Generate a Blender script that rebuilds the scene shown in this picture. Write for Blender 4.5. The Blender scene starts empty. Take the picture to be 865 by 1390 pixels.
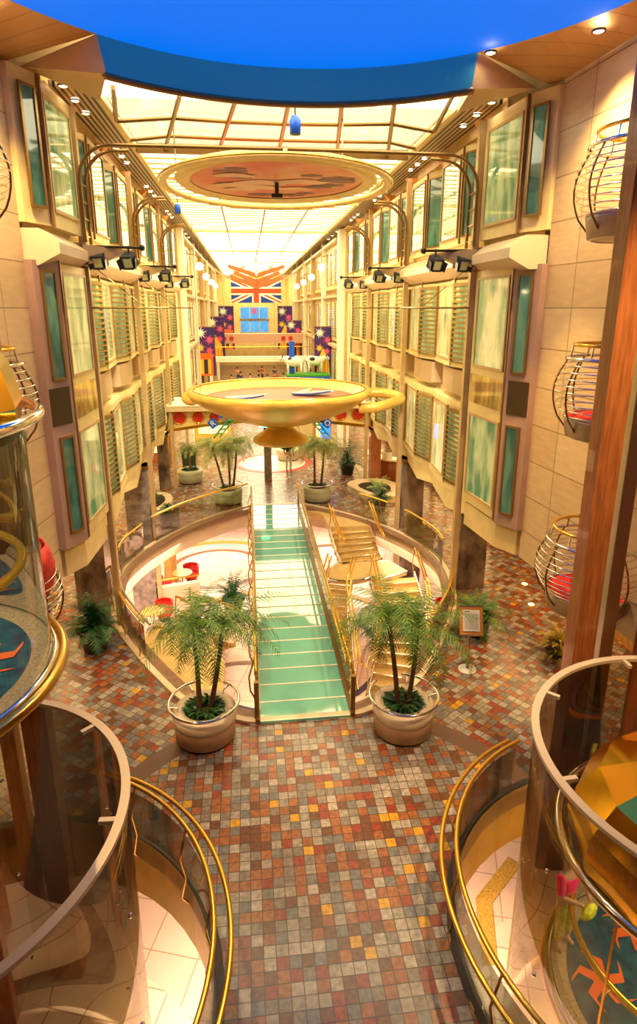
import bpy, math, random
from mathutils import Vector, Matrix, geometry
random.seed(7)
C = bpy.context.scene.collection
PI = math.pi
sin, cos = math.sin, math.cos

# ------------------------------------------------------------------ materials
def mat(name, col, rough=.5, metal=0, emit=None, es=0, noise=0, nscale=5, col2=None, trans=0, alpha=1, coat=0, bump=0, ior=1.45, stretch=None):
    m = bpy.data.materials.new(name); m.use_nodes = True
    nt = m.node_tree; b = nt.nodes['Principled BSDF']; L = nt.links.new
    b.inputs['Base Color'].default_value = (*col, 1); b.inputs['Roughness'].default_value = rough
    b.inputs['Metallic'].default_value = metal; b.inputs['Alpha'].default_value = alpha
    b.inputs['Transmission Weight'].default_value = trans; b.inputs['Coat Weight'].default_value = coat
    b.inputs['IOR'].default_value = ior
    if emit: b.inputs['Emission Color'].default_value = (*emit, 1); b.inputs['Emission Strength'].default_value = es
    if noise or col2 or bump:
        tc = nt.nodes.new('ShaderNodeTexCoord'); mp = nt.nodes.new('ShaderNodeMapping'); n = nt.nodes.new('ShaderNodeTexNoise')
        if stretch: mp.inputs['Scale'].default_value = stretch
        L(tc.outputs['Object'], mp.inputs[0]); L(mp.outputs[0], n.inputs['Vector'])
        n.inputs['Scale'].default_value = nscale; n.inputs['Detail'].default_value = 6
        if noise or col2:
            r = nt.nodes.new('ShaderNodeValToRGB')
            r.color_ramp.elements[0].position = .35; r.color_ramp.elements[1].position = .65
            c2 = col2 or tuple(min(1, c*(1+noise)) for c in col)
            c1 = col if col2 else tuple(c*(1-noise) for c in col)
            r.color_ramp.elements[0].color = (*c1, 1); r.color_ramp.elements[1].color = (*c2, 1)
            L(n.outputs[0], r.inputs[0]); L(r.outputs[0], b.inputs['Base Color'])
        if bump:
            bp = nt.nodes.new('ShaderNodeBump'); bp.inputs['Strength'].default_value = bump; bp.inputs['Distance'].default_value = .02
            L(n.outputs[0], bp.inputs['Height']); L(bp.outputs[0], b.inputs['Normal'])
    return m

def glass(name, tint, gloss=.12, rough=.02):
    m = bpy.data.materials.new(name); m.use_nodes = True; nt = m.node_tree; nt.nodes.clear(); L = nt.links.new
    o = nt.nodes.new('ShaderNodeOutputMaterial'); t = nt.nodes.new('ShaderNodeBsdfTransparent'); g = nt.nodes.new('ShaderNodeBsdfGlossy')
    fr = nt.nodes.new('ShaderNodeFresnel'); fr.inputs[0].default_value = 1.3
    mx = nt.nodes.new('ShaderNodeMixShader'); ad = nt.nodes.new('ShaderNodeMath'); ad.operation = 'MULTIPLY_ADD'
    ad.inputs[1].default_value = .8; ad.inputs[2].default_value = gloss*.35
    t.inputs[0].default_value = (*tint, 1); g.inputs['Roughness'].default_value = rough
    L(fr.outputs[0], ad.inputs[0]); L(ad.outputs[0], mx.inputs[0]); L(t.outputs[0], mx.inputs[1]); L(g.outputs[0], mx.inputs[2]); L(mx.outputs[0], o.inputs[0])
    return m

def tile_mat():
    m = bpy.data.materials.new('sett_tiles'); m.use_nodes = True; nt = m.node_tree; b = nt.nodes['Principled BSDF']; N = nt.nodes.new; L = nt.links.new
    def mth(op, a, c=None, d=None):
        n = N('ShaderNodeMath'); n.operation = op
        for i, v in enumerate((a, c, d)):
            if v is None: continue
            if isinstance(v, (int, float)): n.inputs[i].default_value = v
            else: L(v, n.inputs[i])
        return n.outputs[0]
    geo = N('ShaderNodeNewGeometry'); sp = N('ShaderNodeSeparateXYZ'); L(geo.outputs['Position'], sp.inputs[0])
    x, y = sp.outputs[0], sp.outputs[1]
    dy = mth('SUBTRACT', y, 6.8)
    d = mth('SQRT', mth('ADD', mth('MULTIPLY', x, x), mth('MULTIPLY', dy, dy)))
    outer = mth('GREATER_THAN', d, 4.1); near = mth('LESS_THAN', y, 22.)
    sgn = mth('SIGN', x)
    ang = mth('MULTIPLY', mth('MULTIPLY', outer, near), mth('MULTIPLY', sgn, .62))
    ca, sa = mth('COSINE', ang), mth('SINE', ang)
    u = mth('ADD', mth('MULTIPLY', x, ca), mth('MULTIPLY', y, sa)); v = mth('SUBTRACT', mth('MULTIPLY', y, ca), mth('MULTIPLY', x, sa))
    S = 1/.165
    us, vs = mth('MULTIPLY', u, S), mth('MULTIPLY', v, S)
    fu, fv = mth('FRACT', us), mth('FRACT', vs)
    cb = N('ShaderNodeCombineXYZ'); L(mth('FLOOR', us), cb.inputs[0]); L(mth('FLOOR', vs), cb.inputs[1])
    wn = N('ShaderNodeTexWhiteNoise'); wn.noise_dimensions = '2D'; L(cb.outputs[0], wn.inputs['Vector'])
    r = N('ShaderNodeValToRGB'); r.color_ramp.interpolation = 'CONSTANT'
    cols = [(0, (.40, .33, .27)), (.17, (.27, .21, .17)), (.31, (.50, .42, .35)), (.42, (.38, .13, .05)), (.56, (.20, .075, .035)),
            (.68, (.34, .06, .03)), (.78, (.42, .15, .05)), (.84, (.22, .20, .19)), (.974, (.75, .38, .03))]
    e = r.color_ramp.elements
    e[0].position = 0; e[0].color = (*cols[0][1], 1); e[1].position = cols[1][0]; e[1].color = (*cols[1][1], 1)
    for p, c in cols[2:]:
        q = e.new(p); q.color = (*c, 1)
    L(wn.outputs[0], r.inputs[0])
    no = N('ShaderNodeTexNoise'); no.inputs['Scale'].default_value = 14; no.inputs['Detail'].default_value = 6; L(geo.outputs['Position'], no.inputs['Vector'])
    mv = mth('MULTIPLY_ADD', no.outputs[0], 1.1, .1)
    hs = N('ShaderNodeVectorMath'); hs.operation = 'SCALE'; L(r.outputs[0], hs.inputs[0]); L(mv, hs.inputs['Scale'])
    def edge(f): return mth('LESS_THAN', mth('MINIMUM', f, mth('SUBTRACT', 1., f)), .035)
    gr = mth('MAXIMUM', edge(fu), edge(fv))
    mx = N('ShaderNodeMix'); mx.data_type = 'RGBA'; L(gr, mx.inputs[0]); L(hs.outputs[0], mx.inputs[6]); mx.inputs[7].default_value = (.05, .03, .022, 1)
    band = mth('MULTIPLY', mth('GREATER_THAN', d, 3.95), mth('LESS_THAN', d, 4.35))
    hx = mth('GREATER_THAN', mth('ABSOLUTE', x), 1.9)
    mb = N('ShaderNodeMix'); mb.data_type = 'RGBA'; L(mth('MULTIPLY', band, hx), mb.inputs[0]); L(mx.outputs[2], mb.inputs[6]); mb.inputs[7].default_value = (.13, .07, .045, 1)
    L(mb.outputs[2], b.inputs['Base Color']); b.inputs['Roughness'].default_value = .26
    bp = N('ShaderNodeBump'); bp.inputs['Strength'].default_value = .35; bp.inputs['Distance'].default_value = .01; L(mth('SUBTRACT', 1., gr), bp.inputs['Height']); L(bp.outputs[0], b.inputs['Normal'])
    return m

def brick_mat(name, c1, c2, mortar, bw, bh, rough=.5, msize=.01, vert=False, noise=.25, rot=0):
    m = bpy.data.materials.new(name); m.use_nodes = True; nt = m.node_tree; b = nt.nodes['Principled BSDF']; N = nt.nodes.new; L = nt.links.new
    geo = N('ShaderNodeNewGeometry'); vec = geo.outputs['Position']
    if vert:
        sp = N('ShaderNodeSeparateXYZ'); cb = N('ShaderNodeCombineXYZ'); L(vec, sp.inputs[0]); L(sp.outputs[1], cb.inputs[0]); L(sp.outputs[2], cb.inputs[1]); vec = cb.outputs[0]
    if rot:
        mp = N('ShaderNodeMapping'); mp.inputs['Rotation'].default_value = (0, 0, rot); L(vec, mp.inputs[0]); vec = mp.outputs[0]
    br = N('ShaderNodeTexBrick'); L(vec, br.inputs[0]); br.offset = 0 if not vert else .0
    br.inputs['Color1'].default_value = (*c1, 1); br.inputs['Color2'].default_value = (*c2, 1); br.inputs['Mortar'].default_value = (*mortar, 1)
    br.inputs['Scale'].default_value = 1; br.inputs['Mortar Size'].default_value = msize; br.inputs['Brick Width'].default_value = bw; br.inputs['Row Height'].default_value = bh
    no = N('ShaderNodeTexNoise'); no.inputs['Scale'].default_value = 2.5; no.inputs['Detail'].default_value = 8
    mp2 = N('ShaderNodeMapping'); mp2.inputs['Scale'].default_value = (1, 1, 4 if vert else 1); L(geo.outputs['Position'], mp2.inputs[0]); L(mp2.outputs[0], no.inputs['Vector'])
    ma = N('ShaderNodeMath'); ma.operation = 'MULTIPLY_ADD'; ma.inputs[1].default_value = noise*2; ma.inputs[2].default_value = 1-noise; L(no.outputs[0], ma.inputs[0])
    sc = N('ShaderNodeVectorMath'); sc.operation = 'SCALE'; L(br.outputs[0], sc.inputs[0]); L(ma.outputs[0], sc.inputs['Scale']); L(sc.outputs[0], b.inputs['Base Color'])
    b.inputs['Roughness'].default_value = rough
    return m

def stripes_mat(name, c1, c2, axis, period, frac, rough=.6, rotz=0):
    m = bpy.data.materials.new(name); m.use_nodes = True; nt = m.node_tree; b = nt.nodes['Principled BSDF']; N = nt.nodes.new; L = nt.links.new
    geo = N('ShaderNodeNewGeometry'); mp = N('ShaderNodeMapping'); mp.inputs['Rotation'].default_value = (0, 0, rotz); L(geo.outputs['Position'], mp.inputs[0])
    sp = N('ShaderNodeSeparateXYZ'); L(mp.outputs[0], sp.inputs[0])
    a = N('ShaderNodeMath'); a.operation = 'DIVIDE'; L(sp.outputs[axis], a.inputs[0]); a.inputs[1].default_value = period
    f = N('ShaderNodeMath'); f.operation = 'FRACT'; L(a.outputs[0], f.inputs[0])
    g = N('ShaderNodeMath'); g.operation = 'LESS_THAN'; L(f.outputs[0], g.inputs[0]); g.inputs[1].default_value = frac
    mx = N('ShaderNodeMix'); mx.data_type = 'RGBA'; L(g.outputs[0], mx.inputs[0]); mx.inputs[6].default_value = (*c1, 1); mx.inputs[7].default_value = (*c2, 1)
    L(mx.outputs[2], b.inputs['Base Color']); b.inputs['Roughness'].default_value = rough
    return m

def pane_mat(name, c1, c2, es, sc=1.9):
    # window: glossy pane over a lit, curtained room
    m = bpy.data.materials.new(name); m.use_nodes = True; nt = m.node_tree; b = nt.nodes['Principled BSDF']; N = nt.nodes.new; L = nt.links.new
    tc = N('ShaderNodeTexCoord'); mp = N('ShaderNodeMapping'); mp.inputs['Scale'].default_value = (1.6, 1.6, .5); L(tc.outputs['Object'], mp.inputs[0])
    oi = N('ShaderNodeObjectInfo'); vv = N('ShaderNodeVectorMath'); vv.operation = 'SCALE'; vv.inputs['Scale'].default_value = 1.; L(oi.outputs['Location'], vv.inputs[0])
    ad = N('ShaderNodeVectorMath'); L(mp.outputs[0], ad.inputs[0]); L(vv.outputs[0], ad.inputs[1])
    n = N('ShaderNodeTexNoise'); n.inputs['Scale'].default_value = sc; n.inputs['Detail'].default_value = 3; L(ad.outputs[0], n.inputs['Vector'])
    r = N('ShaderNodeValToRGB'); r.color_ramp.elements[0].position = .38; r.color_ramp.elements[1].position = .62
    r.color_ramp.elements[0].color = (*c1, 1); r.color_ramp.elements[1].color = (*c2, 1); L(n.outputs[0], r.inputs[0])
    L(r.outputs[0], b.inputs['Base Color']); L(r.outputs[0], b.inputs['Emission Color']); b.inputs['Emission Strength'].default_value = es
    b.inputs['Roughness'].default_value = .06; b.inputs['Coat Weight'].default_value = .5; b.inputs['Coat Roughness'].default_value = .02
    return m

def emis(name, col, s):
    return mat(name, (0, 0, 0), .9, emit=col, es=s)

M = dict(
    tile=tile_mat(),
    cream=mat('cream_paint', (.72, .56, .25), .42, noise=.08, nscale=2),
    creamdk=mat('tan_paint', (.50, .34, .15), .45, noise=.1, nscale=2),
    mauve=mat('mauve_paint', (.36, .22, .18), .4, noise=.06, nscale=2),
    acbox=mat('taupe_box_paint', (.44, .30, .16), .5),
    brass=mat('brass', (.62, .38, .09), .25, 1),
    bronze=mat('bronze_frame', (.26, .15, .05), .32, .7),
    slat=mat('bronze_slats', (.36, .24, .08), .35, .5),
    gold=mat('gold_rail', (.86, .50, .07), .22, .85),
    goldm=mat('polished_gold', (.95, .62, .06), .14, 1, bump=.06, nscale=3),
    bowl=mat('golden_paint', (.74, .48, .09), .28, .3, noise=.12, nscale=1.5),
    bowlin=mat('salmon_bowl_lining', (.27, .075, .035), .45, noise=.12, nscale=2),
    chrome=mat('chrome', (.78, .76, .74), .1, 1),
    steel=mat('brushed_steel', (.55, .50, .44), .3, 1),
    darkm=mat('dark_metal', (.045, .035, .028), .4, .5),
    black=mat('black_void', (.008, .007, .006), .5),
    blacksp=mat('black_lamp_housing', (.05, .05, .06), .4, .3),
    stone=brick_mat('travertine_wall', (.54, .38, .20), (.60, .44, .25), (.24, .16, .08), 1.15, .82, .35, .012, True, .22),
    marble=mat('dark_marble', (.05, .032, .022), .15, col2=(.26, .18, .12), nscale=2.2, stretch=(1, 1, .6)),
    marblelt=mat('grey_marble', (.16, .12, .10), .2, col2=(.33, .27, .22), nscale=5),
    wood=mat('red_brown_wood', (.36, .11, .03), .28, noise=.25, nscale=4, stretch=(6, 6, .5), coat=.5),
    woodlt=mat('honey_wood', (.50, .25, .06), .3, noise=.2, nscale=4, stretch=(6, 6, .5)),
    plank=stripes_mat('soffit_planks', (.46, .27, .11), (.30, .16, .06), 1, .42, .05, .5, .35),
    soffit=mat('soffit_paint', (.48, .33, .16), .5),
    grille=stripes_mat('ceiling_grille', (.50, .40, .24), (.03, .02, .012), 0, .125, .45, .5),
    whitec=mat('white_paint', (.92, .87, .72), .4),
    fascia=mat('cream_fascia', (.70, .54, .36), .35, noise=.04, nscale=1),
    pinkst=brick_mat('pink_stone_floor', (.72, .48, .36), (.78, .55, .42), (.45, .26, .17), .9, .9, .25, .012, False, .12, .3),
    creamst=brick_mat('cream_stone_floor', (.80, .66, .48), (.74, .58, .42), (.40, .27, .16), .6, .6, .25, .012, False, .1, .3),
    golden=mat('amber_inlay', (.55, .30, .05), .4, noise=.3, nscale=30),
    brownin=mat('brown_inlay', (.23, .12, .07), .3, noise=.2, nscale=8),
    purple=mat('dark_purple_inlay', (.035, .015, .05), .35),
    tan=mat('tan_landing', (.62, .42, .15), .3, noise=.1, nscale=4),
    tread=mat('golden_stair_carpet', (.52, .33, .09), .75, noise=.2, nscale=25),
    nosing=mat('stair_nosing', (.85, .75, .55), .15, .9),
    teal=mat('teal_glass_deck', (.16, .50, .40), .07, noise=.08, nscale=1, coat=1, ior=1.6),
    line=mat('cream_joint', (.86, .78, .6), .4),
    blueceil=emis('blue_lit_ceiling', (0, .17, .90), .5),
    bluefasc=mat('blue_painted_rim', (.09, .52, .38), .5),
    panel=emis('lit_ceiling_panel', (1, .80, .42), 3.3), tubel=mat('gold_ceiling_slat', (.42, .24, .05), .5),
    skyl=emis('lit_skylight_panel', (1, .84, .52), 3.6),
    lamp=emis('lamp_glow', (1, .82, .6), 25),
    lampw=emis('globe_glow', (1, .85, .6), 1.1),
    paneg=pane_mat('green_window_pane', (.10, .20, .09), (.42, .46, .20), .22),
    panel2=pane_mat('pale_window_pane', (.26, .32, .13), (.66, .60, .28), .25),
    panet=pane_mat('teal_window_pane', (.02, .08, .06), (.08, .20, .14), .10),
    paned=pane_mat('amber_window_pane', (.16, .09, .02), (.50, .33, .09), .12),
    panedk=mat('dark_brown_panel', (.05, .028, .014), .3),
    orange=mat('terracotta_cove', (.62, .24, .05), .45, noise=.12, nscale=3),
    leaf=mat('palm_leaf', (.03, .09, .008), .45, col2=(.10, .20, .015), nscale=9),
    leafdk=mat('dark_leaf', (.012, .06, .015), .4, col2=(.04, .14, .03), nscale=6),
    leaflt=mat('pale_palm_leaf', (.20, .30, .07), .45, col2=(.42, .46, .14), nscale=6),
    leafy=mat('yellow_green_leaf', (.22, .15, .01), .45, col2=(.45, .30, .02), nscale=9),
    trunk=mat('palm_trunk', (.13, .065, .03), .8, noise=.3, nscale=30, bump=.4),
    soil=mat('potting_soil', (.03, .016, .01), .95, noise=.4, nscale=30),
    planter=mat('beige_planter', (.56, .34, .20), .35, noise=.05, nscale=3),
    planterlt=mat('pale_planter_rim', (.68, .54, .40), .3),
    planterg=mat('sage_planter', (.48, .48, .30), .4, noise=.05, nscale=3),
    wicker=mat('dark_glazed_pot', (.03, .018, .012), .18, noise=.4, nscale=14, bump=.5, stretch=(1, 1, 6)),
    greypot=mat('dark_green_pot', (.05, .08, .06), .4),
    red=mat('red_carpet', (.75, .03, .012), .8, noise=.2, nscale=40),
    redp=mat('red_disc_paint', (.60, .03, .02), .35),
    redfab=mat('red_fabric', (.60, .03, .02), .6, noise=.3, nscale=20),
    podshell=mat('pod_shell', (.46, .36, .22), .35, .2),
    stonec=mat('grey_brown_carpet', (.36, .24, .16), .9, noise=.25, nscale=30),
    carpet=mat('blue_patterned_carpet', (.005, .025, .08), .9, col2=(.01, .10, .16), nscale=5),
    coral=mat('orange_carpet_motif', (.80, .13, .03), .9),
    olive=mat('olive_carpet_motif', (.22, .26, .08), .9),
    paper=mat('grey_paper', (.50, .48, .52), .6),
    ink=mat('dark_ink', (.04, .035, .04), .6),
    board=mat('copper_brown_frame', (.42, .17, .05), .3, .3),
    white=mat('white_plastic', (.8, .78, .74), .35),
    blue=mat('bright_blue_paint', (.01, .10, .75), .35),
    blueg=emis('blue_glow', (.02, .18, 1), 1.5),
    greeng=emis('green_glow', (.1, 1, .3), 3),
    greenp=mat('green_paint', (.05, .30, .16), .35),
    navy=mat('flag_navy', (.01, .04, .33), .7),
    flagred=mat('flag_red', (.85, .06, .015), .7),
    flagw=mat('flag_white', (.85, .82, .75), .7),
    orangesail=mat('orange_sail', (.50, .09, .0), .45),
    net=glass('sheer_netting', (.92, .86, .68), .1, .5),
    bannerp=mat('purple_banner', (.015, .012, .14), .6, col2=(.09, .02, .20), nscale=1.5),
    bannero=mat('orange_print', (.85, .16, .01), .6),
    bannery=mat('yellow_print', (.90, .55, .03), .6),
    bannerk=mat('dark_print', (.05, .02, .04), .6),
    burstw=mat('white_firework_print', (.85, .85, .75), .6),
    burstp=mat('pink_firework_print', (.85, .10, .25), .6),
    pinkbeam=mat('pink_beam_paint', (.66, .40, .30), .5),
    grass=mat('grass_green', (.05, .30, .015), .9, noise=.4, nscale=30),
    cow=mat('cow_white', (.85, .82, .75), .5), cowb=mat('cow_black', (.02, .02, .02), .5),
    skin=mat('skin', (.52, .27, .17), .55), hair=mat('dark_hair', (.015, .01, .008), .5),
    magenta=mat('magenta_cloth', (.85, .01, .16), .7), yellowc=mat('yellow_cloth', (.60, .55, .03), .7, noise=.3, nscale=18),
    c1=mat('red_cloth', (.5, .05, .04), .8), c2=mat('pink_cloth', (.7, .35, .32), .8), c3=mat('white_cloth', (.75, .72, .66), .8),
    c4=mat('navy_cloth', (.03, .05, .18), .8), c5=mat('green_cloth', (.1, .3, .12), .8), c6=mat('black_cloth', (.02, .02, .02), .8),
    g_clear=glass('clear_balustrade_glass', (.90, .92, .86), .12),
    g_green=glass('greenish_lift_glass', (.80, .88, .74), .10),
    g_amber=glass('smoked_amber_glass', (.88, .80, .62), .12),
    rimgl=mat('glass_edge_trim', (.66, .52, .36), .35, .2),
    art=mat('painted_sky_disc', (.60, .05, .008), .4, col2=(.70, .38, .22), nscale=.5),
    artd=mat('dark_silhouette_paint', (.13, .008, .015), .4), artl=mat('pale_cloud_paint', (.70, .45, .36), .4),
    surf=mat('surfboard_blue', (.05, .08, .35), .3), surfr=mat('surfboard_red', (.55, .05, .08), .3),
    shopy=mat('yellow_shop_wall', (.75, .50, .08), .5), shopl=emis('lit_shop_interior', (1, .62, .22), 1.3),
    rug=mat('patterned_rug', (.35, .05, .03), .8, col2=(.65, .35, .06), nscale=3),
    endpane=mat('blue_lit_pane', (.03, .12, .25), .2, emit=(.08, .35, .75), es=.5, noise=.5, nscale=2), lampy=emis('amber_glow', (1, .55, .08), 7), archp=mat('arch_gold_paint', (.85, .64, .28), .4),
    bulb=mat('ivory_ceramic', (.70, .58, .36), .4),
)

# ------------------------------------------------------------------ mesh building
class MB:
    def __init__(s): s.v = []; s.f = []; s.m = []; s.mi = 0
    def add(s, vs, fs):
        o = len(s.v); s.v += [tuple(p) for p in vs]
        for f in fs: s.f.append([i+o for i in f]); s.m.append(s.mi)
        return s
    def box(s, cx, cy, cz, sx, sy, sz, rz=0, rx=0, ry=0):
        vs = [Vector((a*sx/2, b*sy/2, c*sz/2)) for a in (-1, 1) for b in (-1, 1) for c in (-1, 1)]
        R = Matrix.Rotation(rz, 3, 'Z') @ Matrix.Rotation(ry, 3, 'Y') @ Matrix.Rotation(rx, 3, 'X')
        vs = [R @ p + Vector((cx, cy, cz)) for p in vs]
        return s.add(vs, [(0, 1, 3, 2), (4, 6, 7, 5), (0, 4, 5, 1), (2, 3, 7, 6), (0, 2, 6, 4), (1, 5, 7, 3)])
    def prism(s, poly, z0, z1):
        n = len(poly); z0s = z0 if hasattr(z0, '__len__') else [z0]*n; z1s = z1 if hasattr(z1, '__len__') else [z1]*n
        vs = [(p[0], p[1], z0s[i]) for i, p in enumerate(poly)]+[(p[0], p[1], z1s[i]) for i, p in enumerate(poly)]
        tri = geometry.tessellate_polygon([[Vector((p[0], p[1], 0)) for p in poly]])
        fs = [tuple(reversed(t)) for t in tri]+[tuple(i+n for i in t) for t in tri]+[(i, (i+1) % n, (i+1) % n+n, i+n) for i in range(n)]
        return s.add(vs, fs)
    def extr(s, prof, ax, a, b):
        # prof: (h, z) points, extruded along axis ax ('x' or 'y') from a to b
        n = len(prof)
        mk = (lambda h, z, t: (t, h, z)) if ax == 'x' else (lambda h, z, t: (h, t, z))
        vs = [mk(h, z, a) for h, z in prof]+[mk(h, z, b) for h, z in prof]
        tri = geometry.tessellate_polygon([[Vector((p[0], p[1], 0)) for p in prof]])
        return s.add(vs, [tuple(t) for t in tri]+[tuple(reversed([i+n for i in t])) for t in tri]+[(i, (i+1) % n, (i+1) % n+n, i+n) for i in range(n)])
    def tube(s, pts, r, seg=8, closed=False, cap=True):
        pts = [Vector(p) for p in pts]; n = len(pts); rings = []
        up = Vector((0, 0, 1)); prev = None
        for i, p in enumerate(pts):
            if closed: t = pts[(i+1) % n]-pts[i-1]
            else: t = pts[min(i+1, n-1)]-pts[max(i-1, 0)]
            t.normalize()
            if prev is None:
                a = t.cross(up)
                if a.length < .2: a = t.cross(Vector((1, 0, 0)))
            else: a = prev-t*prev.dot(t)
            a.normalize(); b = t.cross(a); prev = a
            rr = r[i] if hasattr(r, '__len__') else r
            rings.append([p+a*rr*cos(2*PI*k/seg)+b*rr*sin(2*PI*k/seg) for k in range(seg)])
        vs = [q for R_ in rings for q in R_]; fs = []
        for i in range(n if closed else n-1):
            j = (i+1) % n
            for k in range(seg): fs.append((i*seg+k, i*seg+(k+1) % seg, j*seg+(k+1) % seg, j*seg+k))
        if cap and not closed: fs += [tuple(range(seg))[::-1], tuple((n-1)*seg+k for k in range(seg))]
        return s.add(vs, fs)
    def lathe(s, prof, cx=0, cy=0, seg=32, a0=0, a1=2*PI, ex=1, ey=1):
        full = abs(a1-a0-2*PI) < 1e-6; n = seg if full else seg+1; k = len(prof)
        vs = [(cx+ex*r*cos(a0+(a1-a0)*i/seg), cy+ey*r*sin(a0+(a1-a0)*i/seg), z) for i in range(n) for r, z in prof]
        fs = []
        for i in range(seg):
            j = (i+1) % n
            for q in range(k-1):
                if prof[q][0] < 1e-6: fs.append((i*k+q, j*k+q+1, i*k+q+1))
                elif prof[q+1][0] < 1e-6: fs.append((i*k+q, j*k+q, i*k+q+1))
                else: fs.append((i*k+q, j*k+q, j*k+q+1, i*k+q+1))
        return s.add(vs, fs)
    def ball(s, c, r, seg=12, rings=8, sc=(1, 1, 1)):
        prof = [(r*sin(PI*i/rings), -r*cos(PI*i/rings)) for i in range(rings+1)]; prof[0] = (0, -r); prof[-1] = (0, r)
        o = len(s.v); s.lathe(prof, 0, 0, seg)
        for i in range(o, len(s.v)):
            p = s.v[i]; s.v[i] = (p[0]*sc[0]+c[0], p[1]*sc[1]+c[1], p[2]*sc[2]+c[2])
        return s
    def quad(s, *p): return s.add(p, [tuple(range(len(p)))])
    def build(s, name, m, parent=None, smooth=False):
        me = bpy.data.meshes.new(name); me.from_pydata([tuple(p) for p in s.v], [], s.f)
        ms = m if isinstance(m, (list, tuple)) else [m]
        for x in ms: me.materials.append(M[x])
        if len(ms) > 1:
            for i, p in enumerate(me.polygons): p.material_index = s.m[i]
        if smooth: me.polygons.foreach_set('use_smooth', [True]*len(me.polygons))
        me.update()
        o = bpy.data.objects.new(name, me); C.objects.link(o)
        if parent: o.parent = parent
        return o

def recal(o):
    import bmesh
    bm = bmesh.new(); bm.from_mesh(o.data); bmesh.ops.recalc_face_normals(bm, faces=bm.faces); bm.to_mesh(o.data); bm.free(); return o
def thing(name, label, cat, loc=(0, 0, 0), rz=0, group=None):
    o = bpy.data.objects.new(name, None); C.objects.link(o); o.location = loc; o.rotation_euler = (0, 0, rz)
    o.empty_display_size = .1; o['label'] = label; o['category'] = cat
    if group: o['group'] = group
    return o
def tag(o, label, cat, group=None, kind=None):
    o['label'] = label; o['category'] = cat
    if group: o['group'] = group
    if kind: o['kind'] = kind
    return o
def struct(o, label=None):
    o['kind'] = 'structure'
    if label: o['label'] = label
    return o
def dup(root, loc=None, rz=None, label=None, group=None):
    def cp(o, par):
        c = o.copy(); C.objects.link(c); c.parent = par
        for ch in [x for x in kids.get(o.name, [])]: cp(ch, c)
        return c
    kids = {}
    for o in C.objects:
        if o.parent: kids.setdefault(o.parent.name, []).append(o)
    r = cp(root, None)
    if loc is not None: r.location = loc
    if rz is not None: r.rotation_euler = (0, 0, rz)
    if label: r['label'] = label
    if group: r['group'] = group
    return r
def text(name, s, size, m, loc, rot, parent=None, ext=.01, align='CENTER'):
    cu = bpy.data.curves.new(name, 'FONT'); cu.body = s; cu.size = size; cu.extrude = ext; cu.align_x = align; cu.align_y = 'CENTER'
    cu.materials.append(M[m]); tmp = bpy.data.objects.new(name+'_c', cu); C.objects.link(tmp); bpy.context.view_layer.update()
    me = bpy.data.meshes.new_from_object(tmp.evaluated_get(bpy.context.evaluated_depsgraph_get())); bpy.data.objects.remove(tmp)
    o = bpy.data.objects.new(name, me); C.objects.link(o); o.location = loc; o.rotation_euler = rot
    if parent: o.parent = parent
    return o
def arc(cx, cy, r, a0, a1, n, z, ry=None): return [(cx+r*cos(a0+(a1-a0)*i/n), cy+(ry or r)*sin(a0+(a1-a0)*i/n), z) for i in range(n+1)]
ORD = ['nearest', 'second', 'third', 'fourth', 'fifth', 'sixth', 'seventh', 'eighth', 'ninth', 'tenth', 'eleventh', 'twelfth']
SIDE = {1: 'right', -1: 'left'}
def smoothpts(pts, n=6, closed=False):
    P = [Vector(p) for p in pts]; out = []; N_ = len(P)
    for i in range(N_ if closed else N_-1):
        p0 = P[i-1] if closed or i > 0 else P[i]; p1 = P[i]; p2 = P[(i+1) % N_]; p3 = P[(i+2) % N_] if closed or i+2 < N_ else p2
        for k in range(n):
            t = k/n; out.append(.5*((2*p1)+(p2-p0)*t+(2*p0-5*p1+4*p2-p3)*t*t+(3*p1-p0-3*p2+p3)*t**3))
    if not closed: out.append(P[-1])
    return out

# ------------------------------------------------------------------ setting: floors
LZ = -2.95
half = [(.95, 10.75), (1.35, 10.85), (2.4, 11.5), (3.15, 12.5), (3.95, 13.8), (4.65, 15.2), (5.1, 17), (5.15, 18.6), (4.8, 20.1), (4.2, 21.4), (3.5, 22.5), (2.3, 23.8), (1.2, 24.7), (.95, 24.8)]
hole = [Vector((p[0], p[1], 0)) for p in half]
hs_ = smoothpts([(a, b, 0) for a, b in half], 4)
holepoly = [(p.x, p.y) for p in hs_]+[(-p.x, p.y) for p in reversed(hs_)]
LX, LY, LR = 4.6, 5.5, 3.0
def circ(cx, cy, r, n=48): return [(cx+r*cos(2*PI*i/n), cy+r*sin(2*PI*i/n)) for i in range(n)]
def slab(name, outer, holes, z0, z1, m, mside='fascia'):
    mb = MB(); loops = [outer]+holes
    tri = geometry.tessellate_polygon([[Vector((x, y, 0)) for x, y in l] for l in loops])
    flat = [p for l in loops for p in l]
    vs = [(x, y, z1) for x, y in flat]+[(x, y, z0) for x, y in flat]; n = len(flat)
    fs = []
    for t in tri:
        a, b, c = (Vector((*flat[i], 0)) for i in t)
        t = t if (b-a).cross(c-a).z > 0 else tuple(reversed(t))
        fs.append(tuple(t))
    mb.add(vs, fs+[tuple(i+n for i in reversed(t)) for t in fs])
    k = len(mb.f); o = 0; mb.mi = 1
    for l in loops:
        L_ = len(l)
        for i in range(L_): mb.f.append([o+i, o+(i+1) % L_, o+(i+1) % L_+n, o+i+n]); mb.m.append(1)
        o += L_
    return struct(mb.build(name, [m, mside]))
slab('floor', [(-8.4, -1.5), (8.4, -1.5), (8.4, 92), (-8.4, 92)], [holepoly, circ(LX, LY, LR), circ(-LX, LY, LR)], -.35, 0, 'tile')
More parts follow.
